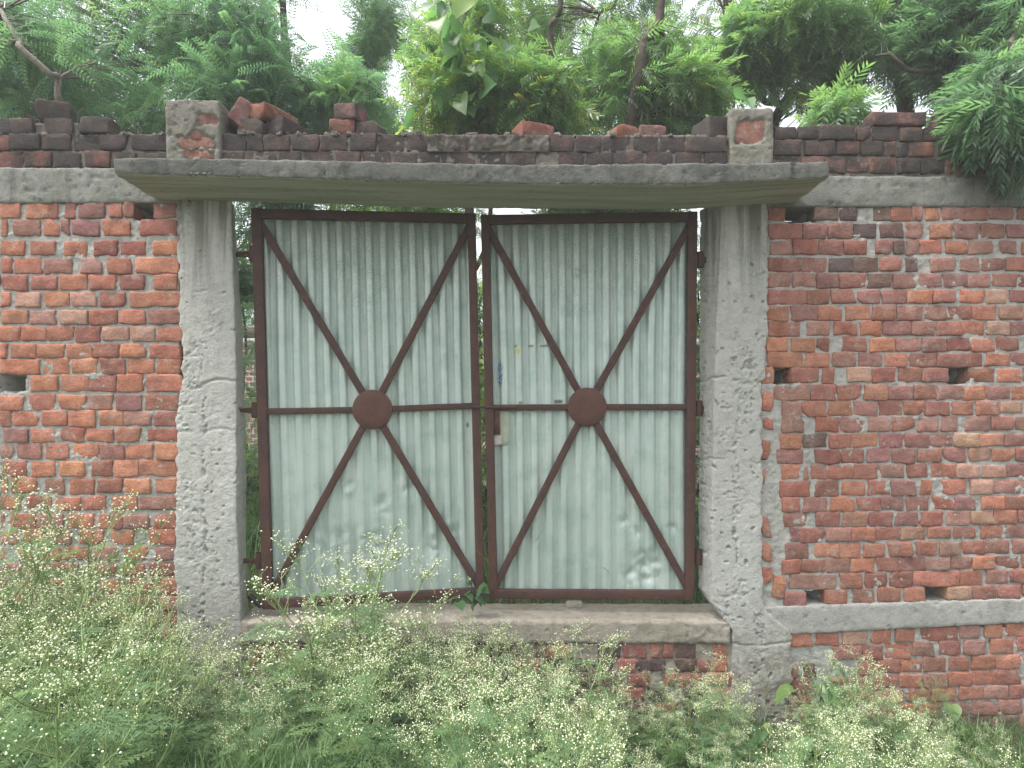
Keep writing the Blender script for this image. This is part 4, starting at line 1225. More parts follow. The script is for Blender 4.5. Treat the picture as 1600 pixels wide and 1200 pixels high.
def tree(name, label, cat, limbs, blobs, ntw, per, temps, lmat, bark, seed, scale=1.0, group='trees behind the wall', tone=(0.0, 0.75), bright=0.05, droop=0.35, twl=0.3, gaps=True):
    """limbs: polylines (points, radius0, radius1), the first is the trunk; blobs: (centre, radii, weight)"""
    r = np.random.RandomState(seed)
    base = np.array(limbs[0][0][0])
    root = thing(name, label, cat, tuple(base), group)
    LP = []
    for i, (pts, r0, r1) in enumerate(limbs):
        pts = np.array(pts, float)
        t = np.linspace(0, 1, len(pts))
        tt = np.linspace(0, 1, 7 * len(pts))
        pp = np.stack([np.interp(tt, t, pts[:, a]) for a in range(3)], 1)
        ker = np.ones(5) / 5
        pd = np.pad(pp, ((2, 2), (0, 0)), 'edge')
        pp = np.stack([np.convolve(pd[:, a], ker, 'valid') for a in range(3)], 1)
        pp += (np.stack([vn(np.stack([tt * 9 + a * 5, 0 * tt + seed, 0 * tt], -1), 3) for a in range(3)], 1) - 0.5) * 0.10 * np.sin(np.pi * tt)[:, None] ** 0.5
        LP.append(pp)
        part('trunk' if i == 0 else 'branch', *tube(pp, r0 + (r1 - r0) * tt, 8), [bark], root)
    LPc = np.concatenate(LP)
    wts = np.array([b[2] for b in blobs], float)
    cnt = (wts / wts.sum() * ntw).astype(int)
    pts = []
    for (c, rad, _), n in zip(blobs, cnt):
        d = r.normal(size=(n * 2, 3))
        d /= np.linalg.norm(d, axis=1, keepdims=True)
        pts.append((np.array(c) + d * np.array(rad) * (r.rand(n * 2, 1) ** 0.45))[:n])
    pts = np.concatenate(pts)
    # clumps and gaps
    k = fbm(pts * 2.3 + seed, 2, 5) > (0.35 if temps is COMB else 0.385)
    if gaps:
        k &= ~in_gap(pts, 1.1)
    pts = pts[k]
    tw, lv = Soup(), Soup()
    pos, dirs, tn = [], [], []
    for p_i in pts:
        dd = np.linalg.norm(LPc - p_i, axis=1) + np.maximum(0, LPc[:, 2] - p_i[2] + 0.1) * 0.6
        qn = LPc[np.argmin(dd)]
        L = np.linalg.norm(p_i - qn)
        ts = np.linspace(0, 1, 5)
        mid = (p_i + qn) / 2 + np.array([0, 0, 0.16 * L]) + r.normal(size=3) * 0.06 * L
        bz = ((1 - ts) ** 2)[:, None] * qn + (2 * ts * (1 - ts))[:, None] * mid + (ts ** 2)[:, None] * p_i
        tw.add(*tube(bz, np.linspace(0.0045 + 0.0035 * min(L, 1.5), 0.0018, 5) * scale, 3))
        ax = bz[-1] - bz[-2]
        ax /= np.linalg.norm(ax) + 1e-9
        e1 = np.cross(ax, [0.2, 0.1, 1.0])
        e1 /= np.linalg.norm(e1)
        e2 = np.cross(ax, e1)
        n = max(3, int(per * (0.7 + 0.6 * r.rand())))
        tb = min(1.0, r.rand() * (tone[1] - tone[0]) + tone[0])
        young = r.rand() < bright
        for i in range(n):
            f = i / n
            th = 2.4 * i + r.rand()
            out = e1 * math.cos(th) + e2 * math.sin(th)
            pos.append(p_i - ax * twl * scale * f * (0.8 + 0.4 * r.rand()))
            dv = out * (0.75 + 0.3 * f) + ax * (0.75 - 0.5 * f) + np.array([0, 0, 0.15 - droop * 1.6 * r.rand()])
            dirs.append(dv)
            tn.append(np.clip(0.90 + 0.08 * r.rand() if (young and f < 0.5) else tb + 0.22 * (r.rand() - 0.5), 0, 1))
    pos, dirs, tn = np.array(pos), np.array(dirs), np.array(tn)
    scatter(lv, temps, pos, dirs, r.normal(size=len(pos)) * 0.5, scale * (0.8 + 0.45 * r.rand(len(pos))), tn, r)
    V, Q = tw.get()
    part('twigs', V, Q, [bark], root, kind='stuff')
    V, Q = lv.get()
    part('crown', V, Q, [lmat], root, smooth=False, attrs=lv.tone())
    return root, len(Q)


def B(px, py, Y, rx, ry, ryy, wt):
    """blob: centre from a photo pixel at depth Y, radii in photo pixels (x, height) and metres (depth)"""
    k = (D + Y) / F
    return (P(px, py, Y), (rx * k, ryy, ry * k), wt)


G0 = 0.42
nq = 0
T = []
T.append(tree('feathery_tree', 'feathery leaved tree at the far left above the wall with a bare pale branch', 'tree',
     [([(-3.3, 2.2, G0), (-3.2, 2.1, 2.0), (-3.0, 1.9, 3.4), (-2.6, 1.8, 4.8), (-2.3, 1.9, 6.0)], 0.09, 0.03),
      ([(-3.1, 2.0, 2.8), tuple(P(95, 165, 0.75)), tuple(P(78, 115, 0.65)), tuple(P(32, 62, 0.6)), tuple(P(-10, 10, 0.7))], 0.022, 0.014),
      ([(-3.0, 1.9, 3.3), (-2.0, 1.7, 3.9), tuple(P(260, 60, 1.6)), tuple(P(330, -60, 1.8))], 0.035, 0.012)],
     [B(120, 60, 1.5, 200, 130, 0.7, 3), B(60, 140, 1.2, 130, 60, 0.4, 1.6), B(200, 150, 1.4, 90, 50, 0.4, 1), B(-120, 60, 1.7, 140, 160, 0.7, 1.2), B(150, -150, 1.8, 260, 130, 0.8, 1.5)],
     640, 8, COMB, comb_mat, bark_pale, 1, 1.1))
T.append(tree('feathery_tree', 'bluish green feathery tree just right of the left pillar stub', 'tree',
     [([(-1.75, 2.6, G0), (-1.7, 2.5, 2.0), (-1.75, 2.3, 3.4), (-1.95, 2.2, 4.6), (-2.0, 2.3, 5.8)], 0.07, 0.02),
      ([(-1.65, 2.4, 2.9), tuple(P(400, 110, 1.7)), tuple(P(350, 40, 1.5))], 0.025, 0.01),
      ([(-1.62, 2.4, 3.1), tuple(P(520, 150, 1.8)), tuple(P(590, 120, 1.7))], 0.025, 0.01)],
     [B(370, 70, 1.6, 120, 90, 0.6, 2.6), B(460, 150, 1.7, 130, 55, 0.5, 2.4), B(330, 150, 1.3, 60, 40, 0.3, 0.9), B(560, 180, 1.8, 60, 34, 0.4, 1), B(420, -120, 2.0, 150, 120, 0.7, 1.3)],
     540, 8, COMB, comb_mat, bark_mat, 2, 1.1))
T.append(tree('neem_tree', 'dark crowned neem tree reaching the sky gap left of the creeper', 'tree',
     [([(-0.9, 3.6, G0), (-0.9, 3.5, 2.2), (-0.85, 3.4, 3.6), (-0.8, 3.3, 5.0), (-0.75, 3.3, 6.6)], 0.08, 0.02),
      ([(-0.86, 3.4, 3.4), tuple(P(570, 60, 3.0)), tuple(P(560, -30, 3.0))], 0.03, 0.01)],
     [B(580, 45, 3.0, 70, 60, 0.6, 2.2), B(560, 110, 3.0, 60, 30, 0.5, 0.8), B(600, -90, 3.2, 110, 90, 0.8, 1.2), B(620, 190, 3.0, 110, 36, 0.5, 1.2)],
     330, 9, NEEM, neem_dark, bark_mat, 3, 0.74, droop=0.3))
T.append(tree('neem_tree', 'light green neem in the middle with yellowish young shoots', 'tree',
     [([(-0.35, 1.9, G0), (-0.32, 1.8, 1.9), (-0.3, 1.6, 3.0), (-0.2, 1.5, 3.9), (-0.12, 1.6, 4.8)], 0.055, 0.015),
      ([(-0.3, 1.6, 2.7), tuple(P(720, 140, 1.2)), tuple(P(690, 70, 1.1))], 0.02, 0.008),
      ([(-0.3, 1.65, 2.6), tuple(P(820, 150, 1.1)), tuple(P(860, 110, 1.0))], 0.02, 0.008)],
     [B(740, 150, 1.1, 110, 55, 0.4, 3), B(700, 100, 1.3, 70, 50, 0.4, 1.2), B(850, 165, 1.0, 90, 42, 0.35, 2), B(730, 40, 1.6, 80, 60, 0.5, 1.2), B(760, -110, 1.8, 120, 110, 0.6, 1)],
     470, 9, NEEM, neem_mat, bark_mat, 4, 0.74, tone=(0.3, 0.88), bright=0.11, droop=0.42))
T.append(tree('neem_tree', 'neem with two thin dark stems above the right gate leaf', 'tree',
     [([(0.42, 2.2, G0), (0.50, 1.9, 2.2), tuple(P(1002, 150, 1.0)), tuple(P(1018, 60, 0.95)), tuple(P(1030, -30, 1.0)), tuple(P(1045, -200, 1.2))], 0.055, 0.016),
      ([(0.44, 2.1, 1.2), (0.30, 1.8, 2.4), tuple(P(871, 110, 1.2)), tuple(P(868, 40, 1.1)), tuple(P(866, -60, 1.1)), tuple(P(860, -220, 1.3))], 0.03, 0.014),
      ([tuple(P(905, 118, 2.3)), tuple(P(925, 75, 2.2)), tuple(P(955, 5, 2.1)), tuple(P(975, -60, 2.1))], 0.018, 0.008),
      ([tuple(P(1110, 105, 2.0)), tuple(P(1075, 85, 2.1)), tuple(P(1030, 70, 2.2))], 0.012, 0.012)],
     [B(960, 130, 1.5, 130, 60, 0.5, 2.6), B(1000, 60, 2.4, 120, 70, 0.5, 1.6), B(850, 50, 2.8, 70, 60, 0.5, 1.1), B(1060, 160, 1.2, 80, 40, 0.4, 1.5), B(950, -120, 2.4, 200, 110, 0.8, 1.6)],
     520, 9, NEEM, neem_mat, bark_mat, 5, 0.74, tone=(0.15, 0.75), bright=0.07))
T.append(tree('neem_tree', 'neem with a forked dark trunk behind the right pillar stub', 'tree',
     [([(1.75, 2.4, G0), (1.70, 2.3, 1.8), tuple(P(1215, 185, 1.9)), tuple(P(1235, 150, 1.9)), tuple(P(1330, 130, 1.9)), tuple(P(1350, 60, 1.9)), tuple(P(1370, -60, 2.0))], 0.06, 0.018),
      ([tuple(P(1222, 170, 1.9)), tuple(P(1195, 140, 1.8)), tuple(P(1140, 80, 1.7)), tuple(P(1130, 10, 1.7))], 0.03, 0.010),
      ([tuple(P(1335, 155, 1.9)), tuple(P(1328, 110, 1.8)), tuple(P(1300, 60, 1.5))], 0.025, 0.010)],
     [B(1250, 60, 1.3, 130, 70, 0.5, 3), B(1150, 100, 1.5, 70, 60, 0.4, 1.4), B(1310, 178, 0.60, 40, 34, 0.22, 0.6), B(1330, 110, 1.4, 60, 40, 0.4, 1), B(1230, -110, 1.8, 190, 110, 0.7, 1.4)],
     500, 9, NEEM, neem_mat, bark_mat, 6, 0.74, tone=(0.05, 0.75), bright=0.02, droop=0.5))
T.append(tree('neem_tree', 'big dark neem at the far right whose twigs hang over the parapet', 'tree',
     [([(3.0, 1.9, G0), (2.95, 1.7, 2.0), (2.85, 1.4, 3.2), (2.7, 1.2, 4.2), (2.4, 1.2, 5.4)], 0.10, 0.03),
      ([(2.9, 1.5, 3.0), tuple(P(1500, 122, 0.9)), tuple(P(1420, 108, 0.8)), tuple(P(1360, 85, 0.8))], 0.02, 0.008),
      ([(2.88, 1.45, 3.1), tuple(P(1600, 60, 0.3)), tuple(P(1560, 120, -0.1)), tuple(P(1550, 180, -0.2))], 0.022, 0.007)],
     [B(1480, 40, 1.0, 120, 70, 0.5, 3), B(1580, 60, 0.7, 100, 90, 0.5, 2.2), B(1560, 150, 0.1, 55, 55, 0.28, 2.0), B(1585, 215, -0.08, 34, 44, 0.16, 0.9), B(1530, 195, -0.05, 34, 30, 0.12, 0.6), B(1700, 60, 0.8, 110, 150, 0.6, 1.4), B(1500, -120, 1.2, 200, 110, 0.8, 1.8)],
     640, 9, NEEM, neem_dark, bark_mat, 7, 0.74, droop=0.6))
far = [(-5.4, 10.5, 1.5, 'pale distant tree beyond the far brick wall at left', COMB, comb_mat), (-2.4, 10, 1.4, 'distant tree glimpsed above the left gate leaf', NEEM, neem_mat),
       (1.6, 9.5, 1.4, 'distant tree glimpsed above the right gate leaf', NEEM, neem_dark), (6.0, 9, 1.6, 'distant dark tree behind the right wall', NEEM, neem_dark)]
for i, (x, y, s_, lab, tp, mt) in enumerate(far):
    T.append(tree('leafy_tree', lab, 'tree', [([(x, y, G0), (x + 0.1, y, 2.0), (x, y, 4.0), (x + 0.2, y, 5.6)], 0.12, 0.03), ([(x, y, 1.8), (x + 1.0, y - 0.4, 3.0), (x + 1.5, y - 0.5, 4.0)], 0.05, 0.02), ([(x, y, 2.0), (x - 1.0, y - 0.2, 3.1), (x - 1.6, y - 0.3, 4.2)], 0.05, 0.02)],
         [((x, y, 3.6), (2.4, 1.2, 1.4), 2), ((x - 1.2, y, 2.4), (1.5, 1.0, 1.0), 1), ((x + 1.2, y, 2.3), (1.5, 1.0, 0.9), 1)], 240, 7, tp, mt, bark_mat, 20 + i, 1.9, gaps=True))

# shrubs right behind the gate, seen through its gaps
sx_ = lambda px, y: (px - 800) * (D + y) / F
for i, (px, y, h, lab, mt, wd) in enumerate(((386, 2.0, 0.9, 'green shrub low in the gap beside the left pillar', neem_mat, 0.22), (750, 1.0, 2.2, 'shrub filling the slit between the two gate leaves', neem_mat, 0.2),
                                             (1094, 0.75, 2.2, 'dark shrub in the gap beside the right pillar', neem_dark, 0.18), (960, 1.6, 2.95, 'tall shrub showing over the right gate leaf', neem_mat, 0.5),
                                             (470, 1.9, 3.12, 'tall shrub showing over the hinge end of the left gate leaf', neem_dark, 0.55), (640, 1.7, 2.98, 'tall shrub showing over the free end of the left gate leaf', neem_mat, 0.5),
                                             (380, 2.2, 3.1, 'dark shrub in the top of the gap beside the left pillar', neem_dark, 0.16))):
    x = sx_(px, y)
    bl_ = [((x, y, G0 + h * 0.28), (wd, 0.2, h * 0.28), 1), ((x, y, G0 + h * 0.72), (wd * 1.2, 0.25, h * 0.3), 1)]
    if i == 6:
        bl_ = [((x, y, 2.75), (0.2, 0.2, 0.35), 1)]
    if i in (3, 4, 5):
        bl_ = [((x, y, G0 + h * 0.88), (wd * 1.3, 0.25, h * 0.14), 2), ((x, y, G0 + h * 0.45), (wd, 0.25, h * 0.3), 1)]
    T.append(tree('shrub', lab, 'shrub', [([(x, y, G0), (x + 0.02, y, G0 + h * 0.4), (x, y + 0.05, G0 + h * 0.9)], 0.02, 0.006)],
         bl_, (60, 90, 80, 380, 360, 200, 60)[i], 8, NEEM, mt, bark_mat, 40 + i, 0.7, 'shrubs behind the gate', tone=(0.3, 0.9), bright=0.1, gaps=False))

# creeper with heart-shaped leaves climbing the middle neem: each leaf a part
vr = np.random.RandomState(12)
vroot = thing('creeper', 'broad leaved creeper climbing the middle neem at the top edge', 'plant', tuple(P(760, 215, 1.2)))
stem = np.array([P(x, y, Y) for x, y, Y in ((765, 240, 1.2), (748, 190, 1.1), (740, 140, 0.95), (728, 90, 0.9), (720, 45, 0.9), (735, 5, 0.9), (742, -50, 1.0), (750, -110, 1.1))])
tt = np.linspace(0, 1, 40)
stem = np.stack([np.interp(tt, np.linspace(0, 1, 8), stem[:, a]) for a in range(3)], 1)
part('stem', *tube(stem, 0.005, 5), [bark_mat], vroot)
HM = [mesh('leaf', v, q_, [vine_mat], True, {'tone': ('FACE', np.full(len(q_), t_))}) for (v, q_), t_ in zip(HEART * 3, (0.1, 0.2, 0.3, 0.4, 0.5, 0.6, 0.75, 0.9, 0.15, 0.35, 0.65, 1.0))]
for i in range(90):
    b = stem[vr.randint(6, 40)]
    k = (D + b[1]) / F
    p_ = b + np.array([vr.normal() * 34 * k, -0.10 - 0.2 * vr.rand(), vr.normal() * 26 * k])
    o = link('leaf', HM[vr.randint(12)], vroot, tuple(p_ - np.array(vroot.location)))
    o.rotation_euler = (vr.normal() * 0.6, 0.25 + 0.7 * vr.rand(), -1.57 + vr.normal() * 1.0)
    sx = (0.75 + 0.7 * vr.rand())
    o.scale = (sx, sx, sx)

# small broad-leaved plants by the pillar, on the parapet and at the gate
def leafy(label, base, n, h, spread, sc_, seed, cat='plant', group='broad leaved seedlings', tones=(0, 8)):
    r = np.random.RandomState(seed)
    root = thing('seedling', label, cat, tuple(base), group)
    base = np.array(base)
    st = Soup()
    for i in range(n):
        f = (i + 1) / n
        tip = base + np.array([r.normal() * spread * 0.6, -abs(r.normal()) * spread * 0.6, h * f])
        mid = (base + tip) / 2 + np.array([0, 0, h * 0.1])
        st.add(*tube([base, mid, tip], [0.0035, 0.0028, 0.002], 4))
        o = link('leaf', HM[r.randint(*tones)], root, tuple(tip - base))
        o.rotation_euler = (r.normal() * 0.3, 0.25 + 0.5 * r.rand(), -1.57 + r.normal() * 1.3)
        s_ = sc_ * (0.7 + 0.6 * r.rand())
        o.scale = (s_, s_, s_)
    part('stem', *st.get(), [vine_mat], root)


leafy('broad leaved green plant at the foot of the right pillar', (P(1278, 1120, -0.10)[0], -0.10, 0.02), 12, 0.36, 0.10, 0.95, 61)
leafy('seedling sprouting between the feet of the two gate leaves', tuple(P(742, 946, 0.05)), 12, 0.13, 0.06, 0.42, 62)
leafy('broad leaves beside the right end of the canopy parapet', tuple(P(1138, 200, 0.25)), 6, 0.12, 0.10, 0.9, 63)
leafy('low green plant at the base of the right brick plinth', (P(1490, 1150, -0.08)[0], -0.08, 0.01), 8, 0.16, 0.14, 0.8, 64)
leafy('low broad leaves between the weeds and the right pillar base', (P(1185, 1150, -0.12)[0], -0.12, 0.0), 10, 0.12, 0.14, 0.75, 65)

# ------------------------------------------------------------------ far brick wall beyond the gate
q = M('far_brickwork')
bt_ = q.n('TexBrick', {'Vector': q.n('Mapping', {'Vector': q.n('NewGeometry').outputs['Position'], 'Rotation': (math.radians(-90), 0, 0)}).outputs[0], 'Color1': (0.25, 0.10, 0.075), 'Color2': (0.18, 0.075, 0.06), 'Mortar': MORTAR, 'Scale': 1.0, 'Mortar Size': 0.012, 'Brick Width': 0.125, 'Row Height': 0.085})
far_mat = q.done(bt_.outputs[0], 0.9)
fw = thing('far_wall', 'distant brick wall with concrete coping beyond the left gap', 'brick wall', (-4, 7.0, 0.3))
for nm, z0, z1, y0, mt in (('brickwork', 0.3, 2.72, 7.0, far_mat), ('concrete_band', 2.72, 2.84, 6.99, band_mat), ('parapet_course', 2.84, 3.02, 7.0, old_far)):
    V, Q = rough_box(-9, 6, y0, y0 + 0.22, z0, z1, 0.12, concrete_disp(0.006, 0.004, 90))
    part(nm, V, Q, [mt], fw)

# ------------------------------------------------------------------ grass
grass_mat = leaf_material('grass_blade', [(0.0, (0.050, 0.105, 0.030)), (0.5, (0.085, 0.165, 0.045)), (0.85, (0.13, 0.20, 0.06)), (1.0, (0.27, 0.24, 0.12))], 0.35, 0.5)


def grass(name, label, n, xr_, yr_, hr, seed, clump=0.4):
    r = np.random.RandomState(seed)
    x = r.uniform(*xr_, n * 2)
    y = r.uniform(*yr_, n * 2)
    k = fbm(np.stack([x * 2.2, y * 2.2, 0 * x], -1), 3, seed) > clump
    x, y = x[k][:n], y[k][:n]
    n = len(x)
    z = ground_z(x, y) - 0.01
    h = r.uniform(*hr, n) * (0.7 + 0.6 * fbm(np.stack([x * 3, y * 3, 0 * x], -1), 2, 9))
    a = r.rand(n) * 6.283
    ln = r.rand(n) * 0.75 + 0.1
    d = np.stack([np.cos(a), np.sin(a), 0 * a], 1)
    sd = np.stack([-np.sin(a), np.cos(a), 0 * a], 1)
    b = np.stack([x, y, z], 1)
    V = np.zeros((n, 8, 3))
    for i, (t, wd) in enumerate(((0, 1), (0.4, 0.9), (0.75, 0.6), (1.0, 0.08))):
        c = b + d * (ln * h * t * t)[:, None] + np.array([0, 0, 1]) * (h * (t - 0.35 * ln * t * t))[:, None]
        wv = sd * (0.0026 * wd * (0.7 + h * 1.2))[:, None]
        V[:, 2 * i], V[:, 2 * i + 1] = c - wv, c + wv
    Q = (np.array([(0, 1, 3, 2), (2, 3, 5, 4), (4, 5, 7, 6)])[None] + (np.arange(n) * 8)[:, None, None]).reshape(-1, 4)
    tone = np.repeat(np.clip(r.normal(0.45, 0.22, n), 0, 1), 3)
    o = link(name, mesh(name, V.reshape(-1, 3), Q, [grass_mat], False, {'tone': ('FACE', tone)}))
    tag(o, label, 'grass', None, 'stuff')


grass('grass', 'green grass in front of the wall between the weeds', 26000, (-2.7, 2.7), (-2.3, -0.03), (0.06, 0.20), 5)
grass('grass', 'fresh green grass tufts nearest the viewer, left of centre', 7000, (-1.25, -0.15), (-1.7, -0.75), (0.10, 0.30), 8, 0.36)
grass('grass', 'tall grass behind the gate', 9000, (-3.0, 2.6), (0.32, 3.5), (0.20, 0.75), 6, 0.3)

# ------------------------------------------------------------------ white flowered weeds, each plant a thing
weed_leaf = leaf_material('weed_leaf', [(0.0, (0.095, 0.165, 0.085)), (0.5, (0.140, 0.225, 0.110)), (1.0, (0.20, 0.28, 0.12))], 0.42, 0.6, 0.25, 0.3)
weed_stem = plain('weed_stem', (0.23, 0.31, 0.12), 0.7, 0.25, 20)
q = M('weed_flower')
weed_flower = q.done(q.mix(q.n('NewGeometry').outputs['Random Per Island'], (0.58, 0.63, 0.36), (0.80, 0.80, 0.62)), 0.7)


def fern_leaf(r, L=0.15):
    s = Soup()
    rp_ = lambda t: np.array([L * t, 0, L * (0.25 * t - 0.55 * t * t)])
    pts = np.array([rp_(t) for t in np.linspace(0, 1, 4)])
    wv = 0.0016
    s.add(np.concatenate([pts + np.array([0, wv, 0]), pts - np.array([0, wv, 0])]), np.array([(i, i + 1, i + 5, i + 4) for i in range(3)]))
    n = 7
    for i in range(n):
        t = 0.22 + 0.76 * i / (n - 1)
        for sd in (-1, 1):
            b = rp_(t)
            ln = L * 0.30 * math.sin(math.pi * (0.18 + 0.72 * t)) * (0.85 + 0.3 * r.rand()) + 0.006
            d = np.array([0.62, sd * 0.78, -0.1 + 0.2 * (r.rand() - 0.5)])
            d /= np.linalg.norm(d)
            sv = np.cross(d, [0, 0, 1])
            for (f0, f1, aa_, wd) in ((0, 1, 0, 0.0052), (0.35, 0.62, 0.8, 0.0040), (0.45, 0.55, -0.8, 0.0040), (0.68, 0.40, 0.7, 0.0034)):
                o0 = b + d * ln * f0
                d2 = d * math.cos(aa_) + sv * math.sin(aa_)
                s2 = np.cross(d2, [0, 0, 1])
                l2 = ln * f1
                wd = wd * 1.55
                m_ = o0 + d2 * l2 * 0.5
                s.add(np.array([o0, m_ + s2 * wd / 2, o0 + d2 * l2, m_ - s2 * wd / 2]), np.array([(0, 1, 2, 3)]))
    return s.get()


FERN = [fern_leaf(rl, 0.13 + 0.05 * rl.rand()) for i in range(4)]
HV, HQ, _ = rbox((1, 1, 0.8), 0.3, (1, 1, 1))


def make_weed(seed, flowers=1.0, h=0.80):
    r = np.random.RandomState(seed)
    st, lf_, fl = Soup(), Soup(), Soup()
    top = np.array([r.normal() * 0.05, r.normal() * 0.05, h * 0.86])
    ts = np.linspace(0, 1, 7)
    main = ts[:, None] * top + np.stack([np.sin(ts * 5 + seed), np.cos(ts * 4 + seed), 0 * ts], 1) * 0.012 * ts[:, None]
    st.add(*tube(main, np.linspace(0.0052, 0.0022, 7), 4))
    lp_, ld, heads = [], [], []
    nb = 11
    for i in range(nb):
        t = 0.34 + 0.62 * i / (nb - 1)
        b = np.array([np.interp(t, ts, main[:, a]) for a in range(3)])
        az = 2.4 * i + r.rand() * 0.6
        L = h * (0.46 - 0.30 * (t - 0.34)) * (0.75 + 0.4 * r.rand())
        o = np.array([math.cos(az), math.sin(az), 0])
        e = b + o * L * 0.66 + np.array([0, 0, L * 0.80])
        m_ = b + o * L * 0.40 + np.array([0, 0, L * 0.30])
        tq = np.linspace(0, 1, 5)[:, None]
        bz = (1 - tq) ** 2 * b + 2 * tq * (1 - tq) * m_ + tq ** 2 * e
        st.add(*tube(bz, np.linspace(0.0028, 0.0013, 5), 3))
        for k in range(2):
            lp_.append(bz[1 + k])
            ld.append(o + np.array([r.normal() * 0.6, r.normal() * 0.6, 0.1]))
        for j in range(6):
            q0 = bz[4] if j == 0 else bz[2 + j % 3] * (0.6 + 0.0) + bz[min(4, 3 + j % 2)] * 0.4
            az2 = az + r.normal() * 1.2
            l2 = h * (0.09 + 0.08 * r.rand())
            q1 = q0 + np.array([math.cos(az2) * 0.55, math.sin(az2) * 0.55, 0.8]) * l2
            st.add(*tube([q0, (q0 + q1) / 2 + r.normal(size=3) * 0.006, q1], [0.0013, 0.0011, 0.0009], 3))
            for k in range(r.randint(8, 14)):
                hp = q1 + np.array([r.normal() * 0.021, r.normal() * 0.021, r.normal() * 0.012 + 0.008])
                heads.append(hp)
                if k % 2 == 0:
                    st.add(*tube([q1 - (q1 - q0) * 0.25, (q1 + hp) / 2 - np.array([0, 0, 0.003]), hp], 0.0007, 3))
    for i in range(26):
        t = 0.05 + 0.55 * r.rand()
        lp_.append(np.array([np.interp(t, ts, main[:, a]) for a in range(3)]))
        az = r.rand() * 6.28
        ld.append(np.array([math.cos(az), math.sin(az), 0.45 * r.rand()]))
    n = len(lp_)
    scatter(lf_, FERN, np.array(lp_), np.array(ld), r.normal(size=n) * 0.3, np.concatenate([np.full(2 * nb, 0.75), np.full(n - 2 * nb, 1.2)]) * (0.8 + 0.5 * r.rand(n)), np.clip(r.normal(0.5, 0.25, n), 0, 1), r)
    heads = np.array(heads)
    heads = heads[r.rand(len(heads)) < flowers]
    rr_ = 0.0046 * (0.6 + 0.6 * r.rand(len(heads)))
    V = HV[None] * rr_[:, None, None] + heads[:, None]
    Q = HQ[None] + (np.arange(len(heads)) * len(HV))[:, None, None]
    return (mesh('stem', *st.get(), [weed_stem]), mesh('leaves', *lf_.get(), [weed_leaf], False, lf_.tone()), mesh('flower_heads', V.reshape(-1, 3), Q.reshape(-1, 4), [weed_flower]))


PROTO = [make_weed(200 + i, f) for i, f in enumerate((1.0, 0.9, 1.0, 0.7, 1.0, 0.12))]
wr = random.Random(5)
WL = 'white flowered feathery weed in the thicket before the wall'


def weed(px, d, h, kind=None, label=None):
    Y = d - D
    x = (px - 800) * d / F
    z = float(ground_z(np.array([x]), np.array([Y]))[0]) - 0.01
    k = kind if kind is not None else wr.choices(range(6), (3, 2, 3, 2, 3, 1.6) if d > 1.9 else (1, 1.5, 1, 3, 1, 4))[0]
    s_ = h / 0.80
    zone = 'left brick wall' if px < 275 else 'left pillar' if px < 400 else 'left gate leaf' if px < 750 else 'right gate leaf' if px < 1110 else 'right pillar' if px < 1240 else 'right brick plinth'
    near = 'close to the wall' if d > 2.4 else 'in the middle of the thicket' if d > 1.9 else 'nearest the viewer'
    lab = 'leafy green weed' if k == 5 else 'white flowered feathery weed'
    root = thing('flowering_weed', label or f'{lab} {near} before the {zone}', 'weed', (x, Y, z), f'weeds {near} before the {zone}')
    for nm, me in zip(('stem', 'leaves', 'flower_heads'), PROTO[k]):
        o = link(nm, me, root)
        if nm != 'stem':
            o['kind'] = 'stuff'
    root.rotation_euler = (wr.gauss(0, 0.08), wr.gauss(0, 0.08), wr.random() * 6.283)
    root.scale = (s_ * (0.9 + 0.25 * wr.random()),) * 2 + (s_,)


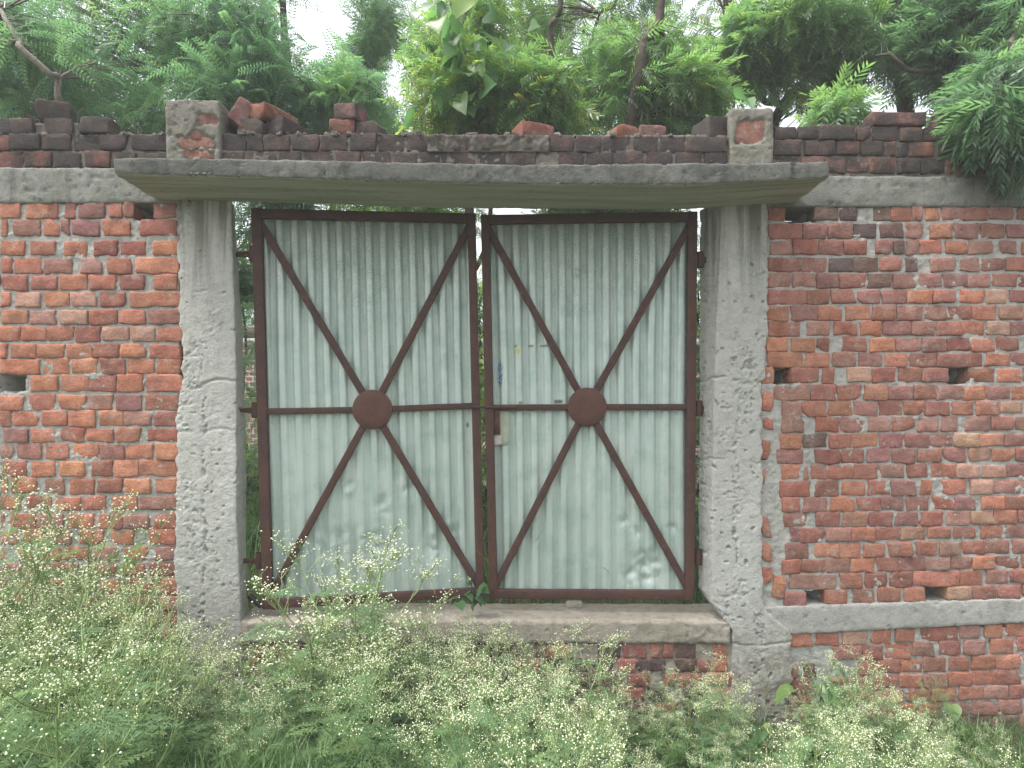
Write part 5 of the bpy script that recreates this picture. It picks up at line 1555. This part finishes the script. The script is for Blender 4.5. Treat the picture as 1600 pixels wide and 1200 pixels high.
# height of the thicket's outline along the photo (pixel x -> pixel y of the tops)
TOPX = [-200, 0, 60, 130, 190, 250, 300, 360, 430, 470, 530, 580, 640, 700, 760, 820, 880, 930, 990, 1050, 1110, 1160, 1200, 1240, 1290, 1330, 1400, 1480, 1540, 1600, 1800]
TOPY = [890, 890, 872, 880, 900, 935, 985, 1005, 985, 945, 940, 955, 985, 975, 965, 1000, 1020, 1030, 1045, 1050, 1050, 1100, 1135, 1090, 1040, 1045, 1060, 1070, 1095, 1130, 1130]
cells = []
for row, d in enumerate((2.78, 2.55, 2.30, 2.02, 1.72, 1.42)):
    n = (34, 30, 26, 22, 18, 13)[row]
    for i in range(n):
        px = -120 + (1840 / n) * (i + 0.5 + wr.uniform(-0.45, 0.45))
        ty = np.interp(px, TOPX, TOPY)
        # nearer rows stay lower in the picture
        py = ty + row * (24, 24)[0] * (0.8 + 0.5 * wr.random()) + wr.uniform(-6, 40)
        if 395 < px < 470 and row < 3:
            py += 60
        if 200 < px < 640 and row >= 4:
            continue
        Y = d - D
        x = (px - 800) * d / F
        g = float(ground_z(np.array([x]), np.array([Y]))[0])
        top = ZC + (651 - py) * d / F
        h = top - g
        if h < 0.16:
            continue
        if h > 1.15:
            h = 1.15
        weed(px, d + wr.uniform(-0.08, 0.08), h)
# a few tall ones that stand out
for px, d, py, k, lab in ((62, 2.6, 790, 0, 'tallest white flowered weed, rising before the left brick wall'), (140, 2.5, 812, 2, 'second tallest weed before the left brick wall, right of the tallest'),
                          (478, 2.62, 878, 0, 'tall white flowered weed covering the lower left of the left gate leaf'), (580, 2.6, 882, 4, 'tall white flowered weed rising before the middle of the left gate leaf'),
                          (930, 2.5, 1012, 4, 'weed standing tallest before the brick plinth under the sill'), (1130, 2.45, 1060, 0, 'white flowered weed reaching over the foot of the right pillar'),
                          (1305, 2.55, 1035, 2, 'tallest white flowered weed before the right brick plinth')):
    x, Y = (px - 800) * d / F, d - D
    weed(px, d, ZC + (651 - py) * d / F - float(ground_z(np.array([x]), np.array([Y]))[0]), k, lab)

# ------------------------------------------------------------------ thin haze volume, added to veil the scene and lift dark tones
HAZE = 0.0075
hm = bpy.data.materials.new('veil_haze')
hm.use_nodes = True
ht = hm.node_tree
ht.nodes.remove(ht.nodes['Principled BSDF'])
pv = ht.nodes.new('ShaderNodeVolumePrincipled')
pv.inputs['Color'].default_value = (0.90, 0.95, 0.93, 1)
pv.inputs['Density'].default_value = HAZE
pv.inputs['Anisotropy'].default_value = 0.0
ht.links.new(pv.outputs[0], ht.nodes['Material Output'].inputs['Volume'])
hv = np.array([(x, y, z) for x in (-155.0, 155.0) for y in (-105.0, 205.0) for z in (-1.2, 9.0)])
hq = np.array([(0, 1, 3, 2), (4, 6, 7, 5), (0, 4, 5, 1), (2, 3, 7, 6), (0, 2, 6, 4), (1, 5, 7, 3)])
o = link('haze', mesh('haze', hv, hq, [hm], False))
o['kind'] = 'stuff'
o['label'] = 'thin added haze veiling the trees'

print('leaf quads', sum(t[1] for t in T), 'tris', sum(2 * len(m_.polygons) for m_ in bpy.data.meshes))
